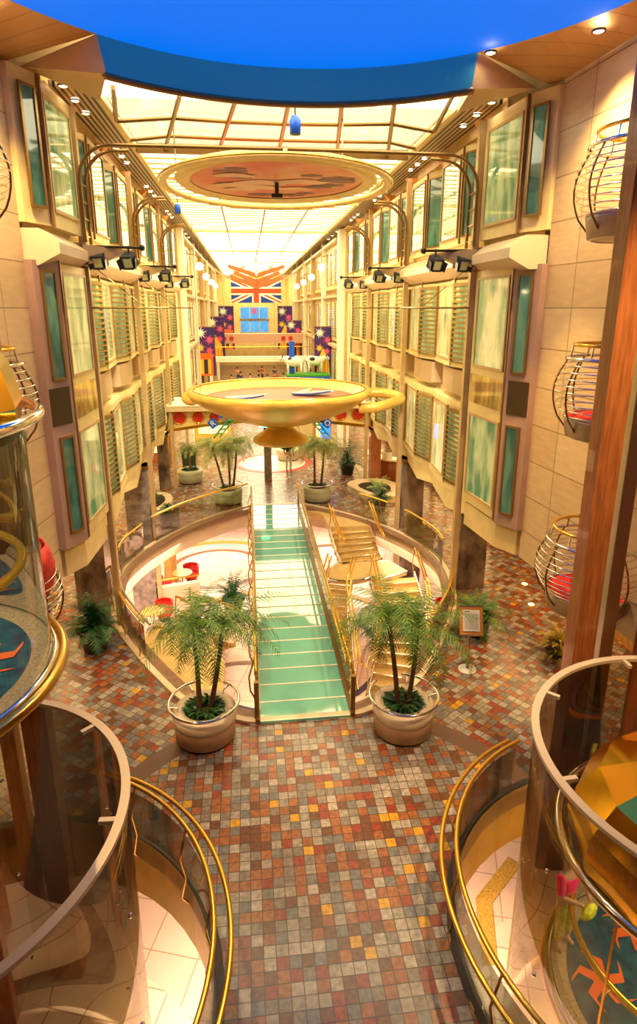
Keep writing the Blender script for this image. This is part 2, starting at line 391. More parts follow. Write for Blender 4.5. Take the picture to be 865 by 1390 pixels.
# lower deck
mb = MB().box(0, 15, LZ-.05, 26, 46, .1); struct(mb.build('floor_lower_deck', 'pinkst'), 'pink stone floor of the lower deck')
for s in (1, -1):
    struct(MB().lathe([(0, LZ+.012), (2.95, LZ+.012), (2.95, LZ)], s*LX, LY, 48).build('trim_lower_disc_'+SIDE[s], 'creamst'))
def ringflat(cx, cy, r0, r1, z, a0=0, a1=2*PI, seg=48): return MB().lathe([(r0, z), (r1, z), (r1, z-.01)], cx, cy, seg, a0, a1)
struct(ringflat(-LX, LY, 1.55, 1.8, LZ+.02).build('trim_lower_ring', 'brownin'))
for i, (cx, cy, r0, r1, m) in enumerate([(-2.6, 25.2, 1.9, 2.15, 'brownin'), (-2.6, 25.2, 2.9, 3.2, 'golden'), (-1.5, 15.5, 1.9, 2.1, 'brownin'), (0, 18, 4.6, 4.9, 'golden'), (0, 18, 3.1, 3.3, 'purple'), (2.6, 25.2, 1.9, 2.15, 'brownin')]):
    struct(ringflat(cx, cy, r0, r1, LZ+.012+.004*i).build('trim_inlay_ring_%d' % (i+1), m))
mb = MB()
for ox, oy, zz in ((0, 0, .024), (.85, -.15, .028)):
    mb.prism([(4.15+ox, 9.55+oy), (3.15+ox, 8.75+oy), (2.8+ox, 7.5+oy), (3.1+ox, 7.5+oy), (3.42+ox, 8.6+oy), (4.35+ox, 9.35+oy)], LZ+.012, LZ+zz)
struct(mb.build('trim_lower_zigzag', 'golden'))
# lower deck walls
struct(MB().box(-12, 15, -1.6, .2, 46, 2.6).build('wall_lower_left', 'stone')); struct(MB().box(12, 15, -1.6, .2, 46, 2.6).build('wall_lower_right', 'stone'))
struct(MB().box(0, 36, -1.6, 24, .2, 2.6).build('wall_lower_far', 'woodlt'))
# rim fascia around the big opening (curved white band) and around lift openings
def wallband(path, z0, z1, th, closed=True, flare=0):
    mb = MB(); n = len(path); P = [Vector((p[0], p[1], 0)) for p in path]; vs = []
    for i, p in enumerate(P):
        t = (P[(i+1) % n]-P[i-1]) if closed else (P[min(i+1, n-1)]-P[max(0, i-1)])
        t.normalize(); nn = Vector((t.y, -t.x, 0))
        for (o, z) in ((0, z1), (0, z0), (th, z0-flare), (th, z1)): vs.append((p.x-nn.x*o, p.y-nn.y*o, z))
    fs = []
    for i in range(n if closed else n-1):
        j = (i+1) % n
        for k in range(4): fs.append((i*4+k, j*4+k, j*4+(k+1) % 4, i*4+(k+1) % 4))
    return mb.add(vs, fs)
struct(recal(wallband(holepoly, -.85, .06, -.14).build('trim_opening_fascia', 'fascia', smooth=False)))
for s in (1, -1):
    struct(recal(wallband(circ(s*LX, LY, LR), -1.1, .05, -.12).build('trim_lift_opening_'+SIDE[s], 'bowl')))
    struct(MB().lathe([(LR-.01, .055), (LR+.12, .055), (LR+.12, 0)], s*LX, LY, 64).build('trim_lift_kerb_'+SIDE[s], 'darkm'))
# dark kerb beside the big opening
kb = []
struct(recal(wallband(holepoly, .0, .02, .28).build('trim_opening_kerb', 'brownin')))

# ------------------------------------------------------------------ walls behind the walkways, ceilings over them
for s in (1, -1):
    struct(MB().box(s*8.35, 45, 1.3, .2, 94, 2.6).build('wall_shops_'+SIDE[s], 'woodlt'))
    struct(MB().box(s*6.7, 58.6, 2.9, 3.5, 67, .5).build('ceiling_walkway_'+SIDE[s], 'creamdk'))
    struct(MB().prism([(s*5.3, 12.6), (s*8.4, 12.6), (s*8.4, 25.2), (s*4.95, 25.2), (s*4.95, 15)], 2.65, 3.1).build('ceiling_bay_'+SIDE[s], 'creamdk'))
    # travertine wall beside the lifts, hung above the walkway
    w = [(s*(5.2 if s > 0 else 5.05), 12.5), (s*5.82, 5.6), (s*6.05, -1.4), (s*8.4, -1.4), (s*8.4, 12.7), (s*5.4, 12.7)]
    struct(recal(MB().prism(w, 2.6, 13.0).build('wall_'+SIDE[s], 'stone')))
    # main facade backing
    struct(MB().box(s*5.35, 53.8, 7.9, .5, 77.6, 10.4).build('wall_facade_'+SIDE[s], 'cream'))
struct(MB().box(0, -1.5, 6.5, 17, .2, 13.4).build('wall_back', 'stone'))
struct(MB().box(0, 92, 6.4, 16.8, .3, 13).build('wall_far', 'cream'))
struct(MB().box(0, 48, 13.9, 17, 100, .2).build('ceiling', 'soffit'))

# ------------------------------------------------------------------ ceiling: blue dome, fascia, soffit, skylight
BC = (0, 7.85); RT = 5.35; ZT = 12.6; RB = 5.05; ZB = 11.95
struct(MB().lathe([(0, ZT), (RT+.05, ZT)], *BC, 96).build('ceiling_blue_disc', 'blueceil'))
aL = math.acos(-3.15/RB); aR = math.acos(3.15/RB)
n = 40; mb = MB(); vs = []
aT0, aT1 = math.acos(3.3/RT), math.acos(-3.3/RT)
for i in range(n+1):
    t = i/n; a = aR+(aL-aR)*t; b = aT0+(aT1-aT0)*t
    vs += [(BC[0]+RB*cos(a), BC[1]+RB*sin(a)+.05, ZB), (BC[0]+RT*cos(b), BC[1]+RT*sin(b), ZT), (BC[0]+(RT+.2)*cos(b), BC[1]+(RT+.2)*sin(b)+.1, ZT), (BC[0]+(RB+.15)*cos(a), BC[1]+(RB+.15)*sin(a)+.05, ZB)]
fs = []
for i in range(n):
    for k in range(4): fs.append((i*4+k, i*4+(k+1) % 4, i*4+4+(k+1) % 4, i*4+4+k))
struct(mb.add(vs, fs).build('ceiling_blue_fascia', 'bluefasc', smooth=False))
struct(MB().tube([(BC[0]+(RB+.05)*cos(aR+(aL-aR)*i/n), BC[1]+(RB+.05)*sin(aR+(aL-aR)*i/n)+.03, ZB-.02) for i in range(n+1)], .06, 8).build('trim_dome_edge', 'bronze', smooth=True))
# sloping plank soffits from dome edge out to the side walls
for s in (1, -1):
    n = 30; a0 = math.acos(3.3/RT); a1 = -1.0; vs = []
    for i in range(n+1):
        a = a0+(a1-a0)*i/n; x = s*RT*cos(a); y = BC[1]+RT*sin(a)
        vs += [(x, y, ZT), (s*max(4.88 if y > 12.1 else 5.12+.09*(12.5-y), abs(x)+.02), min(y+.8, 13.0) if y > 11 else y+.8*max(0, (y-8)/3), 12.38)]
    struct(MB().add(vs, [(2*i, 2*i+1, 2*i+3, 2*i+2) for i in range(n)]).build('ceiling_soffit_'+SIDE[s], 'plank'))
    a = math.acos(3.15/RB); p0 = (s*3.3, BC[1]+RT*sin(a0), ZT); p1 = (s*3.15, BC[1]+RB*sin(a)+.05, ZB); p2 = (s*3.9, 14.9, 12.42); p3 = (s*4.88, 13.0, 12.38)
    struct(MB().add([p0, p1, p2, p3, (s*3.9, 14.9, 13.2), (s*5.3, 13.0, 13.2), (s*5.3, 12.4, 12.38), (s*3.3, BC[1]+RT*sin(a0)+1.4, 13.2)], [(0, 1, 3), (1, 2, 3), (1, 7, 4, 2), (3, 6, 5)]).build('ceiling_corner_'+SIDE[s], 'soffit'))
    # louvred track with downlights along the top of the facade
    struct(MB().box(s*4.4, 50.3, 12.6, .85, 71.5, .12).build('ceiling_grille_'+SIDE[s], 'grille'))
    struct(MB().box(s*3.93, 50.3, 12.58, .12, 71.5, .2).build('trim_track_'+SIDE[s], 'cream'))
    struct(MB().box(s*4.86, 50, 12.4, .1, 71.5, .3).build('trim_cove_'+SIDE[s], 'creamdk'))
# skylight
pp = [(3.3*(1-i/12), 13.2+.5*math.sin(PI*i/24)) for i in range(25)]
struct(MB().prism(pp+[(-3.95, 14.5), (-3.95, 19.6), (3.95, 19.6), (3.95, 14.5)], 12.72, 12.76).build('ceiling_skylight_panel', 'skyl'))
sk = thing('skylight_frame', 'radiating bronze glazing bars of the skylight behind the blue dome', 'skylight frame', (0, 19.3, 12.5))
def rel(pts, o): return [(p[0]-o[0], p[1]-o[1], p[2]-o[2]) for p in pts]
O = (0, 19.3, 12.5)
tops = [(-3.5, 14.3), (-2.2, 14.6), (-1.05, 14.85), (.1, 14.9), (1.25, 14.75), (2.35, 14.4), (3.5, 14.0)]
bots = [(-3.9, 16.6), (-3.1, 19.3), (-1.6, 19.3), (.1, 19.3), (1.8, 19.3), (3.3, 19.3), (3.9, 16.6)]
for a, b in zip(tops, bots): MB().tube(rel([(a[0], a[1], 12.5), (b[0], b[1], 12.5)], O), .055, 6).build('radial_bar', 'bronze', sk)
for f in (.36, .7):
    pts = [(-3.9, 14.3+5*f+.6, 12.5)]+[(a[0]+(b[0]-a[0])*f, a[1]+(19.3-a[1])*f, 12.5) for a, b in list(zip(tops, bots))[1:-1]]+[(3.9, 14.3+5*f+.6, 12.5)]
    MB().tube(rel(pts, O), .045, 6).build('cross_bar', 'bronze', sk)
MB().box(0, 0, -.02, 7.8, .16, .16).build('end_bar', 'bronze', sk)
MB().box(0, -2.1, .08, 7.7, 4.0, .01).build('glazing', 'g_clear', sk)
# luminous slatted ceiling beyond
struct(MB().box(0, 55.5, 12.66, 7.9, 71.5, .05).build('ceiling_lit_panel', 'panel'))
lc = thing('slatted_ceiling', 'gold slats running across the bright lit ceiling of the hall', 'ceiling slats', (0, 19.6, 12.5))
mb = MB(); y = .3
while y < 71: mb.box(0, y, .05, 7.8, .07, .045 if y < 18 else .035); y += .72 if y < 18 else (1.3 if y < 35 else 2.4)
o = mb.build('slats', 'tubel', lc)
for x in (-1.9, 0, 1.9): MB().box(x, 35.5, -.05, .06, 71, .08).build('suspension_rail', 'bronze', lc)
for k, y in enumerate((27.5, 37.5, 50, 62, 75)):
    o = struct(MB().box(0, y, 12.42, 7.8, .14, .1).build('trim_ceiling_beam_%d' % (k+1), 'cream'))
# downlights in the track
dl = None
for s in (1, -1):
    for k, y in enumerate([14.4, 15.3, 16.2, 19.6, 20.4, 21.2, 25, 26, 27, 31, 32, 33, 38, 40, 42]):
        lab = 'small round downlight in the %s ceiling track, %s' % (SIDE[s], 'number %d counted from the near end' % (k+1))
        x = s*4.5
        if dl is None:
            dl = thing('downlight', lab, 'downlight', (x, y, 12.53), group='downlights along the ceiling tracks')
            MB().lathe([(.085, 0), (.11, 0), (.11, -.03), (.085, -.03)], 0, 0, 20).build('bezel', 'bronze', dl)
            MB().lathe([(0, -.012), (.085, -.012)], 0, 0, 20).build('lens', 'lamp', dl)
        else: dup(dl, (x, y, 12.53), 0, lab)
dup(dl, (3.42, 11.75, 12.5), 0, 'glowing disc for a downlight reflection at the right corner of the blue dome')  # lens glow stands for a mirrored downlight, not a fixture
dup(dl, (4.75, 10.6, 12.45), 0, 'added round downlight in the right plank soffit near the stone wall'); dup(dl, (-4.6, 10.9, 12.45), 0, 'added round downlight in the left plank soffit near the stone wall')  # fixtures added where the near-hall fill spots sit

# ------------------------------------------------------------------ facade
def facet(mb, p, q, u0, u1, z0, z1, t0, t1):
    # box lying on the vertical facet p->q between fractions u0..u1, thickness from t0 to t1 along the outward normal
    P, Q = Vector((*p, 0)), Vector((*q, 0)); d = Q-P; nn = Vector((d.y, -d.x, 0)).normalized()
    if nn.x*OUT < 0: nn = -nn
    a, b = P+d*u0, P+d*u1
    vs = [a+nn*t0, b+nn*t0, b+nn*t1, a+nn*t1]
    return mb.prism([(v.x, v.y) for v in vs], z0, z1)
OUT = -1
def frame_on(mb, p, q, u0, u1, z0, z1, w=.035, t0=.0, t1=.05):
    L_ = (Vector(q)-Vector(p)).length; du = w/L_
    facet(mb, p, q, u0, u0+du, z0, z1, t0, t1); facet(mb, p, q, u1-du, u1, z0, z1, t0, t1)
    facet(mb, p, q, u0+du, u1-du, z0, z0+w, t0, t1); facet(mb, p, q, u0+du, u1-du, z1-w, z1, t0, t1)
def bay(s, kind, label, group):
    """facade bay; local origin at its near end on the facade plane, s=+1 right side, -1 left"""
    global OUT; OUT = -s
    W = 3.1
    K, Nn, Fp = (s*-.25, 1.25), (s*.0, .04), (s*-.1, W-.04)     # corner, near end, far end (x relative to 4.85)
    t = thing('louvred_bay_window' if kind != 'top' else 'boxed_bay_window', label, 'bay window', group=group)
    body = MB()
    def solid(z0, z1, grow=0, z0s=None):
        poly = [(s*.45, 0), (Nn[0]-s*grow, 0), (K[0]-s*grow, K[1]), (Fp[0]-s*grow, W), (s*.45, W)]
        body.prism(poly, z0, z1)
    if kind == 'low':          # z from 2.6 to 5.9
        body.prism([(s*.45, 0), (Nn[0]+s*.1, 0), (K[0]+s*.1, K[1]), (Fp[0]+s*.1, W), (s*.45, W)], [.1, .1, -.05, .1, .1], .62)
        solid(.62, .78, .03); solid(.78, 3.0); solid(3.0, 3.16, .06)
        wz0, wz1 = .86, 2.92
    elif kind == 'mid':        # z from 5.9 to 8.95
        solid(.75, .88, .03); solid(.88, 3.0); wz0, wz1 = .92, 2.93
        u = MB().prism([(s*.4, .25), (-s*.12, .25), (-s*.2, 1.15), (-s*.12, 2.3), (s*.4, 2.3)], .05, .68)
        u.build('under_box', 'acbox', t)
    else:                      # z from 9.7 to 12.2
        body.prism([(s*.45, .3), (s*.1, .3), (-s*.12, 1.05), (-s*.12, 2.6), (s*.1, 2.8), (s*.45, 2.8)], .0, .16)
        body.prism([(s*.45, .2), (s*.05, .2), (-s*.3, 1.0), (-s*.3, 2.7), (s*.05, 2.9), (s*.45, 2.9)], .16, 2.45)
        K, Nn, Fp = (-s*.3, 1.0), (s*.05, .2), (-s*.3, 2.7); wz0, wz1 = .34, 2.3
    recal(body.build('bay_body', 'cream' if kind != 'low' else 'cream', t))
    # pane on the far facet
    f = MB(); frame_on(f, K, Fp, .08, .93, wz0, wz1, .05, .0, .05); fo = f.build('window_frame', 'creamdk' if kind != 'top' else 'bronze', t)
    f = MB(); facet(f, K, Fp, .1, .91, wz0+.05, wz1-.05, .0, .02); f.build('window_pane', 'panel2' if kind != 'top' else 'paneg', fo)
    if kind == 'top':
        f = MB(); frame_on(f, Nn, K, .12, .9, wz0, wz1, .045, .0, .05); fo = f.build('window_frame', 'bronze', t)
        f = MB(); facet(f, Nn, K, .16, .86, wz0+.04, wz1-.04, .0, .02); f.build('window_pane', 'panet', fo)
        c = MB()
        prof = [(s*.0, 1.55), (-s*.02, 2.1), (-s*.15, 2.5), (-s*.4, 2.75), (s*.2, 2.75), (s*.2, 1.55)]
        c.extr(prof, 'y', -.1, .18); recal(c.build('arched_rib', 'orange', t))
    else:
        f = MB(); frame_on(f, Nn, K, .08, .96, wz0-.06, wz1, .04, .0, .09)
        nsl = 15
        for i in range(nsl):
            z = wz0+(wz1-wz0)*(i+.5)/nsl
            facet(f, Nn, K, .1, .94, z-.025, z+.025, .035, .1)
        f.build('louvred_shutter', 'slat', t)
        f = MB(); facet(f, Nn, K, .1, .94, wz0, wz1-.05, .0, .02); f.build('window_pane', 'paneg', t)
    m_ = MB(); m_.box(K[0]-s*.01, K[1], (wz0+wz1)/2, .05, .05, wz1-wz0+.3); m_.build('corner_rod', 'bronze', t)
    return t
def near_bay(s, kind, label):
    global OUT; OUT = -s
    A, K, E = ((4.62, 14.9), (4.8, 13.1), (5.12, 12.5)) if s > 0 else ((-4.55, 14.9), (-4.64, 13.1), (-4.95, 12.5))
    o = (s*5.0, 13.6); A, K, E = [(p[0]-o[0], p[1]-o[1]) for p in (A, K, E)]
    B2 = (s*5.75-o[0], 12.5-o[1]); B3 = (s*5.75-o[0], 14.9-o[1]); E2 = (E[0]+s*.12, E[1]-.0)
    t = thing('corner_bay_window', label, 'bay window', (o[0], o[1], 2.6 if kind == 'low' else 9.55))
    poly = [A, K, E, E2, B2, B3]
    b = MB(); m2 = MB()
    def sc(k): c = Vector((s*.6, .2)); return [tuple(c+(Vector(p)-c)*k) for p in poly]
    if kind == 'low':
        b.prism(sc(.93), 0, .62); b.prism(poly, .7, 6.45)
        recal(b.build('bay_body', 'cream', t))
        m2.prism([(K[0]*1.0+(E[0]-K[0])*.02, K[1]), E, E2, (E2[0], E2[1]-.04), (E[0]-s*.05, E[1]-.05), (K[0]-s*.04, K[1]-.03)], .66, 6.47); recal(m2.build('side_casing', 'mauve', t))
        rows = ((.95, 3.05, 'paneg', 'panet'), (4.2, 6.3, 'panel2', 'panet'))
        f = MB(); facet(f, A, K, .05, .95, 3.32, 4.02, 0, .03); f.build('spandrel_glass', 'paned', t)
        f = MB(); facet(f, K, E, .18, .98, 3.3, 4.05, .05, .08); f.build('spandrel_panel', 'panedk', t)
    else:
        b.prism(sc(.8), 0, .18); b.prism(poly, .18, 2.75); recal(b.build('bay_body', 'cream', t))
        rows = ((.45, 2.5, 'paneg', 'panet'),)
    for z0, z1, m1, m2_ in rows:
        f = MB(); frame_on(f, A, K, .1, .93, z0, z1, .06, .0, .05); fo = f.build('window_frame', 'creamdk', t)
        f = MB(); facet(f, A, K, .12, .91, z0+.05, z1-.05, .0, .025); f.build('window_pane', m1, fo)
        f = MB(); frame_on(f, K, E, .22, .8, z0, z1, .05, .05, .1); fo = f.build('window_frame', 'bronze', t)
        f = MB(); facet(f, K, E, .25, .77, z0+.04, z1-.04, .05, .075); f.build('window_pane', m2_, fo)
    MB().box(K[0]-s*.03, K[1], 3.6 if kind == 'low' else 1.45, .07, .07, 5.8 if kind == 'low' else 2.6).build('corner_rod', 'bronze', t)
    return t
kinds = {'low': (2.6, 'lower'), 'mid': (5.9, 'middle'), 'top': (9.6, 'top')}
ys = [15.12, 18.28, 21.62, 24.78, 28.12, 31.28]
for s in (1, -1):
    near_bay(s, 'low', 'tall two-storey corner bay window on the %s, next to the stone wall' % SIDE[s])
    near_bay(s, 'top', 'top-floor corner bay window on the %s, just under the ceiling soffit' % SIDE[s])
    for kind, (z, nm) in kinds.items():
        first = None
        for k, y in enumerate(ys):
            lab = '%s-row %s bay window on the %s facade, %s one beyond the corner bay' % (nm, 'louvred' if kind != 'top' else 'boxed', SIDE[s], ORD[k] if k else 'first')
            if first is None:
                first = bay(s, kind, lab, 'bay windows of the hall facades'); first.location = (s*4.85, y, z)
            else: dup(first, (s*4.85, y, z), 0, lab)
    # vertical posts
    pst = None
    for k, (y, zb) in enumerate(((15.0, LZ), (21.5, LZ), (28.0, 0), (34.5, 0))):
        o = MB().box(0, 0, (12.3+zb)/2, .15, .16, 12.3-zb)
        o = o.build('facade_post', 'creamdk'); o.location = (s*4.55, y, 0)
        tag(o, 'slim cream post on the %s facade, %s one from the near end' % (SIDE[s], ORD[k]), 'post', 'slim posts between the bays')
    # ledge between middle and top row
    led = None
    for k, (y0, y1) in enumerate(((12.55, 14.8), (15.2, 21.3), (21.7, 27.8), (28.2, 34.3))):
        prof = [(s*.25, .0), (-s*.12, .0), (-s*.55, .22), (-s*.55, .42), (-s*.2, .66), (s*.25, .66)]
        o = MB().extr(prof, 'y', 0, y1-y0).build('facade_ledge', 'fascia'); recal(o); o.location = (s*(4.8 if k else 4.95), y0, 8.97)
        tag(o, 'flared cream ledge above the middle windows of the %s facade, %s section' % (SIDE[s], ORD[k]), 'ledge', 'flared ledges above the middle windows')
    # cone brackets, lamps on bars
    for k, y in enumerate((15.0, 21.5, 28.0)):
        b = MB().add([(0, -.35, -.1), (0, .35, -.1), (0, .3, .35), (0, -.3, .35), (-s*1.05, 0, .25)], [(0, 1, 2, 3), (0, 4, 1), (1, 4, 2), (2, 4, 3), (3, 4, 0)])
        o = recal(b.build('wedge_bracket', 'creamdk')); o.location = (s*4.5, y, 9.2)
        tag(o, 'pointed tan bracket on the %s facade at the %s post' % (SIDE[s], ORD[k]), 'bracket', 'pointed brackets at the posts')
        t = thing('stage_light_bar', 'black bar with two stage lamps at the %s post of the %s facade' % (ORD[k], SIDE[s]), 'stage lights', (s*4.4, y-.15, 9.52), group='stage light bars')
        MB().tube([(s*.05, 0, 0), (-s*1.15, 0, -.02)], .03, 8).build('bar', 'darkm', t)
        MB().ball((-s*1.15, 0, -.02), .07).build('bar_end', 'darkm', t)
        for q, x in enumerate((-.2, -.85)):
            h = MB().box(s*x, -.02, -.3, .26, .3, .3, .3*s, .45); h.box(s*x, 0, -.08, .04, .04, .2)
            lo = h.build('lamp_housing', 'blacksp', t)
            MB().box(s*x-.0, -.19, -.36, .2, .02, .2, .3*s, .45).build('lens', 'steel', lo)
            for sg in (-1, 1): MB().box(s*x+sg*.15, -.08, -.36, .012, .26, .22, .3*s+sg*.35, .45).build('barn_door', 'blacksp', lo)
        if k < 2:
            r = MB().tube([(0, 0, 0), (-s*1.75, 0, 0)], .022, 6); r.tube([(-s*.02, 0, 1.0), (-s*1.2, 0, .02)], .01, 5)
            o = r.build('banner_rod', 'bronze'); o.location = (s*4.5, y-.07, 8.2)
            tag(o, 'thin horizontal bronze rod reaching out from the %s post of the %s facade' % (ORD[k], SIDE[s]), 'rod', 'thin bronze rods')
    # curved pipe ladders
    for k, y in enumerate((15.0, 21.5, 28.0)):
        t = thing('curved_pipe_ladder', 'dark curved pipe ladder rising to the ceiling at the %s post, %s side' % (ORD[k], SIDE[s]), 'pipe ladder', (s*4.45, y, 9.6), group='curved pipe ladders')
        for q, dy in enumerate((-.22, .3)):
            pts = [(0, dy, 0), (0, dy, 1.25)]+[(-s*(.7-.7*cos(a)), dy, 1.25+.7*sin(a)) for a in [PI/2*j/8 for j in range(1, 9)]]
            pts += [(-s*(4.4 if k == 0 and q == 0 else 1.0), dy, 1.97)]
            MB().tube(pts, .04, 8).build('pipe', 'bronze', t, True)
        for z in (.15, .5, .85, 1.2): MB().tube([(0, -.22, z), (0, .3, z)], .02, 6).build('rung', 'bronze', t)

# far facades (beyond the white columns)
for s in (1, -1):
    OUT = -s
    c = struct(MB().box(s*4.65, 36, 6.2, .7, .75, 12.4).build('trim_column_'+SIDE[s], 'whitec'))
    far = None; k = 0
    for k in range(5):
        y = 37.5+7.2*k
        for row, z in enumerate((3.1, 6.1, 9.3)):
            lab = '%s-row wide louvred bay on the far %s facade, %s one past the white column' % (('lower', 'middle', 'top')[row], SIDE[s], ORD[k] if k else 'first')
            if far is None:
                far = thing('far_facade_bay', lab, 'facade bay', (s*4.9, y, z), group='far facade bays')
                MB().box(0, 3.3, 1.4, .5, 6.4, 2.7).build('bay_body', 'cream', far)
                for i in range(3):
                    f = MB(); facet(f, (-s*.25, .5+2*i), (-s*.25, 1.4+2*i), 0, 1, .35, 2.45, 0, .05); f.build('window_pane', 'panel2', far)
                    f = MB()
                    for j in range(14): facet(f, (-s*.25, 1.45+2*i), (-s*.25, 2.1+2*i), 0, 1, .35+.15*j, .43+.15*j, 0, .08)
                    f.build('louvred_shutter', 'slat', far)
                f = MB().box(-s*.3, 3.3, 2.8, .5, 6.6, .16); f.build('sill_ledge', 'fascia', far)
            else: dup(far, (s*4.9, y, z), 0, lab)
    for k in range(5):
        o = MB().box(0, 0, 6.2, .3, .4, 12.4).build('far_facade_post', 'creamdk' if k % 2 else 'whitec'); o.location = (s*4.5, 44.4+7.2*k, 0)
        tag(o, 'tall pale post on the far %s facade, %s past the white column' % (SIDE[s], ORD[k] if k else 'first'), 'post', 'pale posts of the far facades')
    # globe lamps and their wall arms
    for k, (y, z) in enumerate(((39, 10.6), (45, 10.3), (51.5, 10.2), (58, 10.1))):
        t = thing('globe_lamp', 'white globe lamp under the far %s ceiling edge, %s one' % (SIDE[s], ORD[k]), 'globe lamp', (s*3.7, y, z), group='white globe lamps')
        MB().ball((0, 0, 0), .24, 16, 10).build('globe', 'lampw', t, True); MB().tube([(0, 0, .25), (0, 0, 12.42-z)], .02, 6).build('stem', 'bronze', t)
        MB().tube([(0, 0, .6), (s*.8, 0, .75)], .02, 6).build('arm', 'bronze', t)
# end of the hall: glazed bridge wall
t = thing('glazed_end_bridge', 'blue-lit two-storey glazed bridge at the far end of the hall', 'glazed bridge', (0, 84, 3.2))
MB().box(0, 0, 3.2, 9, .4, 6.4).build('bridge_wall', 'cream', t)
for r_ in range(2):
    for c_ in range(3): MB().box(-1.2+c_*1.25, -.25, 2.6+r_*1.75, 1.12, .08, 1.45).build('window_pane', 'endpane' if 'endpane' in M else 'surf', t)
MB().box(.05, -.32, 3.5, 3.9, .1, .2).build('rail', 'chrome', t); MB().box(.05, -.32, 1.8, 3.9, .1, .2).build('rail', 'chrome', t)
MB().box(.05, -.33, 4.6, .5, .06, .7).build('lit_figure', 'burstp', t)
# union flag
t = thing('flag', 'large red white and blue crossed flag hung high across the far hall', 'flag', (.15, 70, 8.75))
Wf, Hf = 5.5, 2.5
MB().box(0, 0, Hf/2, Wf, .03, Hf).build('cloth', 'navy', t)
def diag(mb, w, y, x0, z0, x1, z1):
    d = Vector((x1-x0, z1-z0)); n_ = Vector((-d.y, d.x)).normalized()*w/2
    return mb.add([(x0+n_.x, y, z0+n_.y), (x0-n_.x, y, z0-n_.y), (x1-n_.x, y, z1-n_.y), (x1+n_.x, y, z1+n_.y)], [(0, 1, 2, 3)])
def clipd(mb, w, y, sgn):
    # diagonal band clipped to the flag rectangle
    hw = w/2*math.hypot(Wf, Hf)/Hf
    if sgn > 0: P = [(-Wf/2, 0), (-Wf/2+hw, 0), (Wf/2, Hf-hw*Hf/Wf), (Wf/2, Hf), (Wf/2-hw, Hf), (-Wf/2, hw*Hf/Wf)]
    else: P = [(Wf/2, 0), (Wf/2-hw, 0), (-Wf/2, Hf-hw*Hf/Wf), (-Wf/2, Hf), (-Wf/2+hw, Hf), (Wf/2, hw*Hf/Wf)]
    return mb.add([(a, y, b) for a, b in P], [tuple(range(6))])
mb = MB(); clipd(mb, .5, -.03, 1); clipd(mb, .5, -.031, -1); mb.build('white_diagonals', 'flagw', t)
mb = MB(); clipd(mb, .17, -.036, 1); clipd(mb, .17, -.037, -1); mb.build('red_diagonals', 'flagred', t)
MB().box(0, -.045, Hf/2, Wf, .01, .85).box(0, -.047, Hf/2, .95, .01, Hf-.01).build('white_cross', 'flagw', t)
MB().box(0, -.06, Hf/2, Wf, .01, .5).box(0, -.064, Hf/2, .6, .01, Hf-.01).build('red_cross', 'flagred', t)
for x in (-2.6, 2.6): MB().tube([(x, 0, Hf), (x, 0, 3.7)], .015, 5).build('cord', 'bronze', t)
# orange chevron sails
for k, (z, w) in enumerate(((11.2, 2.2), (10.7, 1.75), (10.35, 2.0))):
    t = thing('chevron_sail', 'orange chevron-shaped sail hanging under the far ceiling, %s of the three' % ('top', 'middle', 'lowest')[k], 'hanging sail', (-.1, 50-.6*k, z), group='orange chevron sails')
    for sg in (-1, 1):
        mb = MB().add([(0, 0, -.75), (sg*w, .1, .0), (sg*w, .15, .28), (sg*.1, .05, -.35), (0, .25, -.75), (sg*w, .35, 0), (sg*w, .35, .28), (sg*.1, .3, -.35)], [(0, 1, 2, 3), (4, 7, 6, 5), (0, 4, 5, 1), (1, 5, 6, 2), (2, 6, 7, 3), (3, 7, 4, 0)])
        recal(mb.build('wing', 'orangesail', t))
    MB().tube([(0, .1, -.5), (0, .1, 12.5-z)], .015, 5).build('cord', 'bronze', t)
# sheer net swags
for s in (1, -1):
    mb = MB(); n1, n2 = 16, 6; vs = []
    for i in range(n1+1):
        for j in range(n2+1):
            t_ = i/n1; y = 53+5*j/n2; x = s*(4.0-3.0*t_); sag = 12.2-1.9*t_*0-(1.7*math.sin(PI*(.5+.5*t_)))*1.0
            z = 12.2-1.9*math.sin(PI*(1-t_)*.5)**1.6*.9-.15*math.sin(PI*j/n2) if True else sag
            z = 10.9+1.0*abs(2*t_-1)**1.4-.2*t_-.15*math.sin(PI*j/n2)
            vs.append((x, y, z))
    q = n2+1
    mb.add(vs, [(i*q+j, (i+1)*q+j, (i+1)*q+j+1, i*q+j+1) for i in range(n1) for j in range(n2)])
    o = mb.build('net_swag', 'net', smooth=True); tag(o, 'sheer cream netting swagged beneath the %s half of the far ceiling' % SIDE[s], 'netting', 'sheer net swags')
    o.modifiers.new('thick', 'SOLIDIFY').thickness = .01

